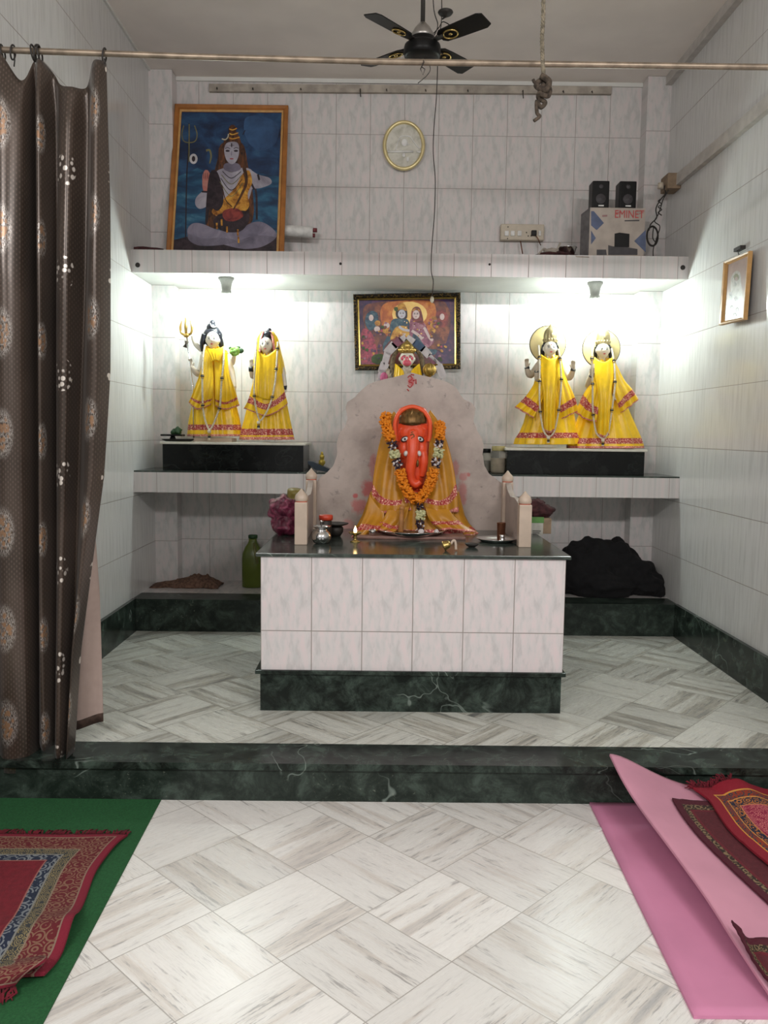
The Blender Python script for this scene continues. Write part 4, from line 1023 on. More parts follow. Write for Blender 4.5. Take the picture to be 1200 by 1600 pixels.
def head(par, px, py, Y, w, h, skin, hairm='hair', lipm='lip', turn=0.0, name='face', mark=None, eye=1.0, muzzle=None):
    "w, h are half width and half height in metres; face looks towards -Y"
    c = at(px, py, Y); m = MB(); k = len(m.v)
    nu, nv = 40, 30
    for i in range(nv+1):
        ph = pi*i/nv
        for j in range(nu):
            t = 2*pi*j/nu; d = Vector((sin(ph)*cos(t), sin(ph)*sin(t), cos(ph)))
            x, y, z = d.x*w, d.y*w*1.02, d.z*h
            if d.z < 0: x *= 1-.30*(-d.z)**1.6; y *= 1-.12*(-d.z)
            if d.y < 0:
                nx = d.x/.16; nz = (d.z+.05)/.22
                y -= w*.20*math.exp(-nx*nx-nz*nz)*(1 if d.z > -.28 else .35)       # nose
                for ex in (-.36, .36):
                    y += w*.07*math.exp(-((d.x-ex)/.17)**2-((d.z-.12)/.10)**2)       # eye sockets
                y -= w*.06*math.exp(-((d.x)/.24)**2-((d.z+.45)/.12)**2)            # lips
                y -= w*.06*math.exp(-((d.x)/.22)**2-((d.z+.80)/.16)**2)            # chin
                if muzzle: y -= w*muzzle*math.exp(-((d.x)/.42)**2-((d.z+.42)/.34)**2)
            m.v.append(c+Vector((x, y, z)))
    for i in range(nv):
        for j in range(nu): m.face((k+i*nu+j, k+(i+1)*nu+j, k+(i+1)*nu+(j+1) % nu, k+i*nu+(j+1) % nu), 0)
    def fy(dx, dz): # front surface depth
        q = max(0, 1-dx*dx-dz*dz); return c.y-w*1.0*math.sqrt(q)
    for ex in (-.37, .37):
        e = Vector((c.x+ex*w, fy(ex, .12)+w*.03, c.z+.12*h)); m.ball(e, (w*.19*eye, w*.07, h*.075*eye), 1, 12, 8); m.ball(e+Vector((0, -w*.05, 0)), (w*.075*eye, w*.035, h*.062*eye), 2, 10, 6)
        m.tube([e+Vector((-w*.2, .0, h*.04)), e+Vector((0, -w*.045, h*.09)), e+Vector((w*.2, .0, h*.04))], w*.022, 6, 2)
        m.tube([e+Vector((-w*.24, .0, h*.17)), e+Vector((0, -w*.05, h*.24)), e+Vector((w*.22, .0, h*.18))], w*.03, 6, 2)
    mz = (w*muzzle*.75 if muzzle else 0)
    m.ball((c.x, fy(0, -.45)-w*.07-mz, c.z-.43*h), (w*.22, w*.05, h*.035), 3, 12, 8); m.ball((c.x, fy(0, -.5)-w*.06-mz, c.z-.49*h), (w*.17, w*.05, h*.04), 3, 12, 8)
    if mark: m.ball((c.x, fy(0, .42)-w*.02, c.z+.42*h), (w*.06, w*.03, h*.13), 3, 10, 8)
    for sx_ in (-1, 1): m.ball((c.x+sx_*w*1.0, c.y+.1*w, c.z), (w*.12, w*.2, h*.26), 0, 10, 8)
    m.tube([c+Vector((0, .2*w, -h*.6)), c+Vector((0, .3*w, -h*1.5))], w*.48, 16)
    return m.build(name, [skin, 'eyewhite', 'hair', lipm], par)
MT['eyewhite'] = plain('eye_white', (.75, .75, .72), .3)

def hand(m, wr, dirv, side, size, palmn, curl=.25, mt=0, spread=.5):
    "wrist point, direction of the fingers, direction to the thumb, palm length, palm normal"
    wr, d, s_, pn = Vector(wr), Vector(dirv).normalized(), Vector(side).normalized(), Vector(palmn).normalized()
    pc = wr+d*size*.5
    Rm = Matrix((s_, pn, d)).transposed()
    m.ball(pc, (size*.40, size*.17, size*.58), mt, 12, 8, R=Rm)
    for k, (off, ln) in enumerate(((.30, .78), (.10, .90), (-.10, .84), (-.30, .66))):
        b = wr+d*size*.92+s_*size*off; dd = (d+s_*off*spread).normalized(); l = size*ln
        p1 = b+dd*l*.4+pn*l*curl*.1; p2 = b+dd*l*.72+pn*l*curl*.4; p3 = b+dd*l*.95+pn*l*curl*.8
        m.tube([b-d*size*.15, b, p1, p2, p3], [size*.10, size*.105, size*.095, size*.085, size*.06], 8, mt)
    b = wr+d*size*.25+s_*size*.30
    m.tube([b, b+(d*.5+s_*.6)*size*.35+pn*size*.05, b+(d*.9+s_*.6)*size*.55+pn*size*.12, b+(d*1.2+s_*.6)*size*.62+pn*size*.18], [size*.15, size*.13, size*.11, size*.07], 8, mt)
def limb(m, pts, rad, mt=0):
    q = cr(pts, 6); n = len(q); m.tube(q, [tab(i/(n-1), [k/(len(rad)-1) for k in range(len(rad))], rad) for i in range(n)], 12, mt)
def voxel(o, size=.0028):
    md = o.modifiers.new('r', 'REMESH'); md.mode = 'VOXEL'; md.voxel_size = size; md.use_smooth_shade = True
    return o
def garland(name, pxs, Y, r, label, par=None, knots=(), tassel=None, mt='pearl', front=0.0):
    pts = cr([at(q[0], q[1], (q[2] if len(q) > 2 else Y)) for q in pxs], 14)
    L = [0]
    for a, b in zip(pts, pts[1:]): L.append(L[-1]+(b-a).length)
    m = MB(); s_ = 0; step_ = r*1.25; i = 0
    while s_ < L[-1]:
        while i < len(L)-2 and L[i+1] < s_: i += 1
        p = lerp(pts[i], pts[i+1], (s_-L[i])/max(1e-6, L[i+1]-L[i])); d = (pts[i+1]-pts[i]).normalized()
        m.ball(p, (r, r, r*.8), 0, 8, 6); s_ += step_
    for kx, ky in knots:
        p = min(pts, key=lambda v: (v-at(kx, ky, Y)).length); i0 = pts.index(p); d = (pts[min(i0+1, len(pts)-1)]-pts[max(i0-1, 0)]).normalized()
        m.tube([p-d*r*2.0, p-d*r*1.2], r*1.5, 12, 1); m.tube([p-d*r*.6, p+d*r*.6], r*1.7, 12, 2); m.tube([p+d*r*1.2, p+d*r*2.0], r*1.5, 12, 1)
    if tassel:
        p = at(tassel[0], tassel[1], Y-.004); q = at(tassel[0], tassel[2], Y-.004)
        m.ball(p, r*1.8, 0, 10, 8); m.tube([p, lerp(p, q, .5)], r*1.3, 8, 1); m.ball(lerp(p, q, .6), r*1.5, 2, 10, 8); m.tube([lerp(p, q, .6), q], [r*.9, r*1.5], 8, 0)
    o = m.build(name, [mt, 'gold', 'hair']); tag(o, label, 'garland', 'bead garlands on the robed statues'); return o

# ------------------------------------------------------------------ pedestals on the lower shelf
def pedestal(x0, x1, y0, ztop, lab):
    t = thing('statue_pedestal', ((x0+x1)/2, y0+.19, .874), lab, 'pedestal', 'black stone pedestals')
    MB().box((x0, y0, .874), (x1, y0+.38, ztop-.016), bev=.002).build('block', 'black_stone', t)
    MB().box((x0-.012, y0-.012, ztop-.016), (x1+.012, y0+.384, ztop-.002), bev=.004).build('top_slab', 'pale_edge', t)
    return ztop-.002
YPD = 4.585
pl0, pl1 = at(254, 715, YPD), at(474, 715, YPD); pr0, pr1 = at(792, 720, YPD), at(1007, 720, YPD)
zl = (at(260, 689, YPD).z+at(470, 692, YPD).z)/2; zr = (at(795, 699, YPD).z+at(1005, 702, YPD).z)/2
zl = pedestal(pl0.x, pl1.x, YPD, zl, 'left black stone pedestal with pale top under the trident statue')
zr = pedestal(pr0.x, pr1.x, YPD, zr, 'right black stone pedestal under the two crowned statues')

YS = 4.74
def robe(par, rows, name='robe', mats=('yellow', 'border', 'border2'), bands=(), pleat=.006, npl=14, seed=0, Y=YS, n=72, rough=None):
    R_ = densify(rows, 6); m = MB()
    rg = ringset(R_, Y, n, pleat, npl, seed)
    pys = [r[0] for r in R_]
    def mf(i, j):
        for a, b, mm in bands:
            if a <= (pys[i]+pys[i+1])/2 < b: return mm
        return 0
    m.rings(rg, mf=mf, caps=True); return m.build(name, list(mats), par)

# ---- statue with the trident (matted hair, crescent)
b = at(331, 684, YS)
s = thing('deity_statue', (b.x, YS, zl), 'statue with matted black hair in yellow robe beside the trident, on a white block', 'statue', 'robed marble statues')
m = MB(); a_, b_ = at(302, 682, YS-.07), at(362, 682, YS-.07); m.box((a_.x, YS-.07, zl), (b_.x, YS+.09, zl+.022), bev=.002); m.build('base_block', 'post_marble', s)
m = MB(); ux = .0037
limb(m, [at(332, 575, YS), at(332, 552, YS), at(332, 543, YS)], [.055, .045, .02])
m.ball(at(332, 562, YS+.01), (.075, .05, .07)); limb(m, [at(332, 570, YS), at(333, 620, YS), at(333, 675, YS)], [.06, .07, .06])
limb(m, [at(319, 556, YS), at(311, 584, YS-.02), at(298, 572, YS-.05)], [.024, .019, .013]); hand(m, at(299, 573, YS-.05), (-.05, -.15, 1), (1, 0, 0), .028, (0, -1, 0), 1.1)
limb(m, [at(320, 550, YS+.02), at(306, 538, YS+.01), at(301, 524, YS)], [.018, .014, .010])
limb(m, [at(352, 556, YS), at(362, 582, YS-.01), at(366, 606, YS-.03)], [.024, .019, .013]); hand(m, at(366, 604, YS-.03), (.05, -.1, -1), (-1, -.2, 0), .028, (0, -1, 0), .4)
limb(m, [at(350, 556, YS+.02), at(362, 568, YS+.01), at(366, 556, YS-.01)], [.018, .015, .011])
voxel(m.build('body', 'skin', s))
head(s, 332.5, 532, YS-.035, .038, .050, 'skin', name='face', mark=True)
m = MB(); c = at(331.5, 528, YS-.005); m.ball(c+Vector((0, .012, .008)), (.055, .042, .060), 0, 22, 14, jit=.10)
m.ball(c+Vector((-.004, .01, .055)), (.030, .028, .030), 0, 16, 10); m.ball(c+Vector((0, .01, .080)), (.016, .016, .022), 0, 12, 8)
for sx_ in (-1, 1):
    limb(m, [c+Vector((sx_*.042, -.02, .02)), c+Vector((sx_*.052, -.012, -.03)), c+Vector((sx_*.055, .0, -.075))], [.012, .016, .010])
hr = m.build('hair', 'hair', s)
m = MB(); q = [c+Vector((.014+.018*cos(t), -.02, .075+.018*sin(t))) for t in [pi*.9+1.3*pi*i/14 for i in range(15)]]; m.tube(q, [.0012+.003*sin(pi*i/14) for i in range(15)], 8); m.build('crescent', 'white', hr)
# snake necklace loop, robe, capes
robe(s, [(541, 325, 340, .035), (548, 320, 352, .055), (560, 317, 357, .062), (580, 317, 356, .062), (600, 309, 361, .07), (630, 304, 366, .085), (655, 298, 372, .095), (672, 296, 375, .10), (681.5, 295, 376, .105)], bands=((664, 671, 1), (678, 684, 2)), pleat=.010, npl=16)
m = MB()
cape(m, [[(318, 548, YS-.05), (314, 580, YS-.08), (303, 610, YS-.085), (295, 629, YS-.07)], [(326, 550, YS-.07), (324, 580, YS-.10), (318, 612, YS-.115), (309, 640, YS-.10)], [(330, 552, YS-.075), (333, 585, YS-.105), (333, 612, YS-.125), (330, 632, YS-.115)]], 22, band=((.80, .87, 1), (.95, 1.1, 2)))
cape(m, [[(334, 552, YS-.075), (336, 585, YS-.105), (336, 612, YS-.125), (336, 634, YS-.115)], [(345, 550, YS-.07), (349, 585, YS-.10), (352, 615, YS-.11), (352, 640, YS-.10)], [(355, 550, YS-.05), (358, 580, YS-.08), (366, 606, YS-.085), (374, 634, YS-.07)]], 22, band=((.80, .87, 1), (.95, 1.1, 2)), seed=2)
m.build('shawl', ['yellow', 'border', 'border2'], s)
m = MB(); q = MB(); cape(m, [[(318, 541, YS-.065), (324, 552, YS-.09), (331, 566, YS-.10)], [(326, 545, YS-.085), (331, 553, YS-.095), (335, 563, YS-.10)], [(340, 545, YS-.085), (338, 553, YS-.095), (339, 563, YS-.10)], [(352, 540, YS-.065), (348, 552, YS-.09), (343, 566, YS-.10)]], 10, wav=.002); m.build('collar', 'yellow', s)
garland('bead_garland', [(320, 540, YS-.08), (317, 560, YS-.12), (316, 590, YS-.14), (316.5, 620, YS-.145), (317.5, 640, YS-.14), (321, 658, YS-.14), (327, 671, YS-.145), (333, 664, YS-.145), (340, 646, YS-.145), (344, 632, YS-.145), (346, 600, YS-.14), (349, 570, YS-.125), (350, 543, YS-.08)], YS-.14, .0062,
        'long ivory bead garland on the statue with the trident', knots=((316, 588), (317, 634), (347, 590), (343, 638)), tassel=(327, 674, 688))
# trident
m = MB(); YT = YS-.055
tr = thing('trident', (at(303, 684, YT).x, YT, zl), 'gilt trident with silver shaft held beside the matted-hair statue', 'trident')
tp_ = at(292, 527, YT); bt_ = Vector((at(303, 684, YT).x, YT, zl)); m.tube([bt_, at(301.5, 609, YT), tp_], .0042, 10); m.build('shaft', 'steel', tr)
m = MB(); c = at(291, 524, YT); m.ball(c, (.017, .012, .012)); m.tube([c, c+Vector((-.002, 0, .05)), c+Vector((-.003, 0, .098))], [.007, .009, .0015], 10)
for sx_ in (-1, 1): m.tube(cr([c, c+Vector((sx_*.026, 0, .012)), c+Vector((sx_*.032, 0, .045)), c+Vector((sx_*.022, 0, .082))], 6), [.0065]*13+[.006, .005, .004, .003, .002, .001], 8)
m.build('prongs', 'gold', tr)
m = MB(); q = at(290.5, 538, YT-.012); m.lathe([(.013, -.018), (.005, 0), (.013, .018)], q, 16, tilt=Matrix.Rotation(.3, 3, 'Y')); m.build('drum', 'rope_dk', tr)
# green flower
c = at(367, 549, YS-.03); fl = thing('green_flower', (c.x, c.y, c.z-.03), 'pale green flower with dark leaves held up between the two left statues', 'flower')
m = MB()
for k in range(9):
    a = k*2*pi/9; m.ball(c+Vector((.016*cos(a), -.006*(k % 2), .014*sin(a))), (.014, .010, .014), 0, 10, 8, jit=.3, seed=k)
m.ball(c, (.02, .018, .018), jit=.2); m.build('blossom', 'ltgreen', fl)
m = MB(); m.ball(c+Vector((.030, .004, .004)), (.020, .006, .015), 0, 12, 8); m.ball(c+Vector((-.020, .006, .018)), (.016, .005, .010), 0, 12, 8); m.ball(c+Vector((.016, .004, .022)), (.014, .005, .009), 0, 12, 8); m.build('leaves', 'dkgreen', fl)

# ---- veiled statue
b = at(417, 687, YS)
s = thing('deity_statue', (b.x, YS, zl), 'veiled statue with black hair bun, standing right of the trident statue', 'statue', 'robed marble statues')
m = MB(); limb(m, [at(418, 575, YS), at(418, 556, YS), at(417, 548, YS)], [.055, .045, .02]); m.ball(at(418, 568, YS+.01), (.07, .05, .06)); limb(m, [at(418, 570, YS), at(418, 620, YS), at(418, 678, YS)], [.06, .07, .06])
limb(m, [at(404, 562, YS), at(396, 588, YS-.03), at(392.5, 574, YS-.07)], [.022, .018, .012]); hand(m, at(392.5, 574, YS-.07), (.05, -.1, 1), (1, 0, 0), .028, (0, -1, 0), .2)
limb(m, [at(434, 560, YS), at(441, 582, YS-.02), at(445, 604, YS-.05)], [.022, .018, .012]); hand(m, at(445, 602, YS-.05), (.05, -.1, -1), (-1, -.3, 0), .027, (0, -1, 0), .4)
voxel(m.build('body', 'skin', s))
m = MB(); m.tube([at(389, 577, YS-.07), at(396, 577, YS-.07)], .014, 12); m.tube([at(442, 605, YS-.05), at(448, 606, YS-.05)], .013, 12); m.build('bangles', 'hair', s)
head(s, 415.5, 540, YS-.04, .037, .046, 'skin', mark=True)
m = MB(); c = at(417, 532, YS-.01); m.ball(c+Vector((0, .005, .006)), (.042, .036, .036), 0, 20, 12); m.ball(at(418.5, 522, YS-.02), (.026, .024, .020)); m.ball(at(421, 516, YS-.01), (.012, .012, .012)); m.build('hair', 'hair', s)
m = MB()  # veil, an open hood round the head falling to the shoulders
P = []
for i in range(17):
    t = i/16; row = []
    cy = lerp(519, 585, t); hw = tab(t, [0, .15, .4, .7, 1], [.030, .058, .068, .085, .095]); dp = tab(t, [0, .3, 1], [.035, .055, .075])
    c = at(tab(t, [0, 1], [418, 420]), cy, YS)
    for j in range(25):
        a = lerp(-.34*pi, 1.34*pi, j/24); row.append(Vector((c.x+hw*cos(a), YS+.0+dp*sin(a)+.0, c.z+.004*sin(j*2.0+t*4))))
    P.append(row)
m.sheet(P, .003, 0, mf=lambda i, j: 1 if j in (0, 23) else 0); m.build('veil', ['yellow', 'border2'], s)
robe(s, [(550, 410, 424, .03), (556, 402, 434, .055), (575, 400, 436, .065), (600, 397, 440, .07), (630, 390, 446, .085), (655, 384, 451, .095), (673, 379, 455, .105), (687, 376, 458, .11)], bands=((671, 679, 1), (683, 690, 2)), seed=3, pleat=.010, npl=15)
m = MB()
cape(m, [[(402, 560, YS-.06), (396, 595, YS-.085), (390, 620, YS-.09), (381, 638, YS-.08)], [(405, 590, YS-.10), (402, 605, YS-.11), (399, 625, YS-.115), (396, 644, YS-.11)], [(416, 600, YS-.11), (416, 615, YS-.12), (416, 632, YS-.125), (417, 650, YS-.12)], [(430, 590, YS-.10), (432, 605, YS-.11), (435, 622, YS-.115), (437, 641, YS-.11)], [(438, 560, YS-.06), (441, 590, YS-.085), (445, 612, YS-.09), (450, 631, YS-.08)]], 20, band=((.66, .78, 1), (.94, 1.1, 2)))
cape(m, [[(401, 545, YS-.08), (401, 575, YS-.11), (400, 600, YS-.125), (400, 619, YS-.13)], [(415, 556, YS-.10), (415, 580, YS-.125), (415, 605, YS-.14), (416, 624, YS-.14)], [(432, 545, YS-.08), (431, 575, YS-.11), (430, 600, YS-.125), (430, 619, YS-.13)]], 16, wav=.003)
m.build('shawl', ['yellow', 'border', 'border2'], s)
garland('bead_garland', [(401, 530, YS-.06), (400, 550, YS-.11), (398, 580, YS-.135), (397, 612, YS-.145), (399, 632, YS-.145), (402, 646, YS-.145), (406.5, 657, YS-.145), (414, 648, YS-.15), (420, 636, YS-.15), (425, 622, YS-.15), (430, 596, YS-.145), (431.5, 577, YS-.135), (433, 555, YS-.11), (434, 535, YS-.07)], YS-.14, .0058,
        'ivory bead garland on the veiled statue', knots=((397, 619), (425, 621), (431.5, 577), (433.5, 537)), tassel=(404, 660, 671))

def crowned(cx, hx, hy, hcx, hcy, hr, lab, cape_l, cape_r, rows, arms, gar, crown_w, neck, seed, gl, knots, tas, bands=((676, 684, 1),)):
    b = at(cx, 693, YS)
    s = thing('deity_statue', (b.x, YS, zr), lab, 'statue', 'robed marble statues')
    c = at(hcx, hcy, YS+.055); TL = Matrix.Rotation(pi/2, 3, 'X')
    m = MB(); m.lathe([(.001, 0), (hr*.96, 0), (hr, .003), (hr, .009), (hr*.97, .011), (.001, .011)], c, 48, tilt=TL)
    ho = m.build('halo', 'halo_gold', s)
    m = MB(); m.tube([c+Vector((hr*cos(t), -.006, hr*sin(t))) for t in [2*pi*i/48 for i in range(48)]], .0035, 8, closed=True); m.build('halo_rim', 'rope_dk', ho)
    m = MB(); X = lambda dx, py, dy=0: at(hx+dx, py, YS+dy)
    limb(m, [X(0, hy+40), X(0, hy+18), X(0, hy+8)], [.055, .045, .02]); m.ball(X(0, hy+28, .01), (.072, .05, .06)); limb(m, [X(0, hy+30), X(0, hy+80), X(0, hy+140)], [.06, .07, .06])
    for pts, rad, dv, sd, pn, cu_ in arms:
        limb(m, [at(*p) for p in pts], rad); hand(m, at(*pts[-1]), dv, sd, .029, pn, cu_)
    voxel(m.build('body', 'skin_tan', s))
    m = MB()
    for pts, rad, dv, sd, pn, cu_ in arms:
        p, q = at(*pts[-1]), at(*pts[-2]); d = (p-q).normalized(); m.tube([p-d*.010, p+d*.002], .0145, 14)
    m.build('bangles', 'hair', s)
    head(s, hx, hy, YS-.04, .037, .044, 'skin', mark=True)
    m = MB(); m.ball(X(0, hy-5, -.012), (.043, .036, .040), 0, 20, 12)
    for sx_ in (-1, 1): limb(m, [X(sx_*10, hy-6, -.02), X(sx_*11.5, hy+4, -.01), X(sx_*11, hy+12, 0)], [.010, .012, .007])
    hh = m.build('hair', 'hair', s)
    cw = crown_w; kk = X(0, hy-10, -.02)
    m = MB(); m.lathe([(cw*1.02, -.004), (cw*1.10, .004), (cw*1.03, .012), (cw*1.06, .030), (cw*1.03, .048), (cw*.92, .062), (cw*.70, .074), (cw*.40, .083), (cw*.2, .092), (.004, .100), (.001, .102)], kk, 32)
    for k in range(9):
        a = -pi/2+(k-4)*.42; m.ball(kk+Vector((cw*1.02*cos(a), cw*1.02*sin(a), .012)), (.006, .005, .009), 0, 8, 6)
    m.ball(kk+Vector((0, -cw*.95, .036)), (.010, .006, .016), 0, 10, 8); m.build('crown', 'halo_gold2', s)
    robe(s, rows, bands=bands, seed=seed, pleat=.014, npl=13)
    m = MB()
    cape(m, *cape_l[:1], 22, band=((.70, .80, 1), (.95, 1.1, 2)), seed=seed, nw=3, wav=.010)
    cape(m, *cape_r[:1], 22, band=((.70, .80, 1), (.95, 1.1, 2)), seed=seed+1, nw=3, wav=.010)
    m.build('shawl', ['yellow', 'border', 'border2'], s)
    m = MB(); cape(m, neck, 26, wav=.006, nw=3, band=((.97, 1.1, 2),), seed=seed); m.build('sash', ['yellow', 'border', 'border2'], s)
    garland('bead_garland', [(x, y, YS+d) for x, y, d in gar], YS-.15, .0058, gl, knots=knots, tassel=tas)
    return s
Y_ = YS
crowned(858, 859.5, 545, 855.5, 538, .102, 'crowned statue with raised palms in yellow robe, left one of the right pedestal',
    ([[(848, 562, Y_-.07), (838, 592, Y_-.085), (822, 618, Y_-.10), (804, 636, Y_-.09)], [(851, 575, Y_-.10), (846, 600, Y_-.12), (834, 626, Y_-.13), (819, 645, Y_-.12)], [(855, 590, Y_-.11), (853, 610, Y_-.13), (843, 634, Y_-.14), (833, 653, Y_-.13)]],),
    ([[(868, 590, Y_-.11), (870, 610, Y_-.13), (874, 634, Y_-.14), (878, 655, Y_-.13)], [(872, 575, Y_-.10), (880, 600, Y_-.12), (888, 625, Y_-.13), (892, 648, Y_-.12)], [(874, 565, Y_-.07), (886, 596, Y_-.09), (897, 620, Y_-.10), (904, 643, Y_-.09)]],),
    [(556, 852, 868, .03), (561, 846, 874, .055), (580, 843, 878, .065), (605, 836, 884, .07), (635, 828, 891, .085), (660, 822, 896, .095), (676, 815, 900, .105), (686, 808, 905, .12), (694, 806, 906, .125)],
    [([(846, 566, Y_+.02), (829, 586, Y_), (823, 574, Y_-.01)], [.024, .020, .013], (-.05, 0, 1), (1, 0, 0), (0, -1, 0), .9), ([(848, 568, Y_-.02), (841, 592, Y_-.09), (839, 580, Y_-.11)], [.024, .020, .013], (.05, -.1, 1), (1, 0, 0), (0, -1, 0), .15), ([(872, 566, Y_), (888, 590, Y_-.03), (896, 577, Y_-.06)], [.024, .020, .013], (-.1, -.1, 1), (-1, 0, 0), (0, -1, 0), .5)],
    [(841.5, 540, -.05), (843, 565, -.12), (843, 596, -.15), (843, 620, -.16), (844.5, 645, -.16), (848, 668, -.155), (853, 679, -.155), (858, 682, -.155), (863, 679, -.155), (868, 668, -.155), (873, 641, -.16), (876, 615, -.16), (877, 593, -.15), (875.5, 566, -.12), (872.5, 545, -.06)],
    .036, [[(846, 554, Y_-.08), (845, 580, Y_-.12), (848, 610, Y_-.15), (850, 640, Y_-.155), (851, 673, Y_-.15)], [(859, 561, Y_-.11), (859, 585, Y_-.14), (859, 610, Y_-.16), (858, 640, Y_-.165), (858, 677, Y_-.155)], [(874, 554, Y_-.08), (874, 580, Y_-.12), (870, 605, Y_-.15), (867, 640, Y_-.155), (866, 673, Y_-.15)]],
    1, 'long ivory bead garland on the crowned statue with raised palms', ((843, 596), (844, 643), (873, 641), (877, 593), (841.5, 550), (872.5, 550)), (857, 684, 692))
crowned(944, 942, 548, 939, 545, .107, 'crowned statue in a wide yellow robe at the right end of the right pedestal',
    ([[(931, 575, Y_-.09), (925, 596, Y_-.10), (912, 615, Y_-.11), (899, 645, Y_-.10)], [(932, 580, Y_-.11), (928, 605, Y_-.13), (922, 628, Y_-.14), (914, 655, Y_-.13)], [(936, 588, Y_-.12), (937, 612, Y_-.14), (935, 636, Y_-.145), (931, 659, Y_-.14)]],),
    ([[(958, 590, Y_-.11), (959, 610, Y_-.13), (965, 630, Y_-.14), (971, 645, Y_-.13)], [(960, 578, Y_-.10), (968, 598, Y_-.12), (977, 616, Y_-.13), (985, 635, Y_-.12)], [(961, 566, Y_-.07), (975, 594, Y_-.09), (987, 608, Y_-.10), (998, 624, Y_-.09)]],),
    [(560, 935, 950, .03), (565, 929, 957, .055), (585, 926, 961, .065), (610, 920, 967, .07), (640, 911, 978, .09), (660, 903, 987, .10), (680, 895, 996, .115), (693, 889, 1001, .125), (700, 888, 1002, .13)],
    [([(931, 572, Y_-.01), (920, 602, Y_-.06), (924, 588, Y_-.10)], [.026, .022, .014], (.05, -.1, 1), (1, 0, 0), (0, -1, 0), .15), ([(956, 570, Y_), (964, 600, Y_-.03), (962, 612, Y_-.06)], [.024, .020, .013], (0, -.2, -1), (-1, 0, 0), (0, -1, 0), .5)],
    [(927.5, 531, -.04), (925, 558, -.12), (926, 600, -.15), (926, 625, -.16), (927, 650, -.16), (931, 674, -.155), (936, 682, -.155), (942, 685, -.155), (948, 680, -.155), (952, 668, -.155), (956, 641, -.16), (959.5, 615, -.16), (961, 597, -.15), (960, 570, -.12), (956, 545, -.06)],
    .037, [[(929, 558, Y_-.08), (929, 584, Y_-.12), (934, 615, Y_-.15), (935, 645, Y_-.155), (934, 680, Y_-.15)], [(943, 566, Y_-.11), (944, 590, Y_-.14), (944, 615, Y_-.16), (944, 645, Y_-.165), (943, 684, Y_-.155)], [(957, 558, Y_-.08), (958, 584, Y_-.12), (955, 612, Y_-.15), (952, 645, Y_-.155), (951, 680, Y_-.15)]],
    2, 'long ivory bead garland on the statue at the right end', ((926, 600), (927, 648), (956, 641), (961, 597), (925, 556), (959, 556)), (942, 688, 697), bands=((684, 692, 1), (697, 701, 2)))

# ---- monkey-faced idol behind the throne, standing on the lower shelf
YM = 4.72
b = at(636, 640, YM)
s = thing('monkey_faced_idol', (b.x, YM, .874), 'pink monkey-faced idol with gold crown behind the marble throne', 'idol')
m = MB(); X = lambda px, py, dy=0: at(px, py, YM+dy)
limb(m, [X(636, 600), X(636, 584), X(636, 574)], [.07, .055, .028]); m.ball(X(636, 600, .01), (.085, .055, .07)); m.lathe([(.06, .874), (.075, .89), (.07, 1.05), (.085, 1.16), (.05, 1.2)], (b.x, YM, 0), 24)
limb(m, [X(620, 596), X(610, 606, -.02), X(606, 590, -.03)], [.026, .022, .015]); hand(m, X(606, 590, -.03), (0, 0, 1), (1, 0, 0), .03, (0, -1, 0), .4)
limb(m, [X(652, 596), X(664, 604, -.02), X(670, 592, -.03)], [.026, .022, .015]); hand(m, X(670, 592, -.03), (0, 0, 1), (-1, 0, 0), .03, (0, -1, 0), .9)
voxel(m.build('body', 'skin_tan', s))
head(s, 636, 561, YM-.04, .042, .048, 'skin', lipm='pinkface', muzzle=.30, name='face', mark=False)
m = MB(); m.ball(X(636, 567, -.084), (.025, .014, .018), 0, 16, 10); m.ball(X(636, 557.5, -.070), (.031, .012, .012), 0, 16, 10)
for sx_ in (-1, 1): m.ball(X(636+sx_*6.5, 560, -.070), (.013, .009, .012), 0, 12, 8)
m.ball(X(636, 561.5, -.084), (.012, .010, .016), 0, 12, 8); m.build('muzzle_paint', 'pinkface', s)
m = MB(); q = cr([X(x, y, dy) for x, y, dy in ((617, 590, -.03), (613, 572, -.02), (617, 553, -.01), (628, 541, 0), (644, 541, 0), (656, 553, -.01), (660, 572, -.02), (656, 590, -.03))], 6); m.tube(q, .014, 10); m.build('fur_ring', 'furbrown', s)
m = MB(); q0 = X(636, 551, -.04); m.lathe([(.040, -.004), (.044, .004), (.042, .014), (.040, .026), (.031, .044), (.018, .056), (.008, .064), (.001, .072)], q0, 30)
for k in range(7):
    a = -pi/2+(k-3)*.42; m.ball(q0+Vector((.043*cos(a), .043*sin(a), .012)), (.009, .006, .011), 0, 10, 8)
m.ball(q0+Vector((0, -.041, .034)), (.011, .006, .014)); m.build('crown', 'gold', s)
m = MB(); cape(m, [[X(622, 566, -.03), X(620, 585, -.06), X(617, 612, -.07)], [X(629, 574, -.065), X(630, 590, -.085), X(630, 612, -.09)]], 8) if False else None
for cols in ([[(618, 568, YM-.04), (616, 585, YM-.07), (612, 612, YM-.07)], [(625, 574, YM-.07), (625, 590, YM-.09), (624, 612, YM-.09)], [(630, 580, YM-.075), (633, 594, YM-.095), (635, 612, YM-.10)]], [[(643, 580, YM-.075), (640, 594, YM-.095), (637, 612, YM-.10)], [(648, 574, YM-.07), (649, 590, YM-.09), (650, 612, YM-.09)], [(655, 568, YM-.04), (659, 585, YM-.07), (662, 612, YM-.07)]]):
    cape(m, cols, 10, band=((0, .0, 1),))
m.build('shawl', ['yellow', 'border', 'border2'], s)
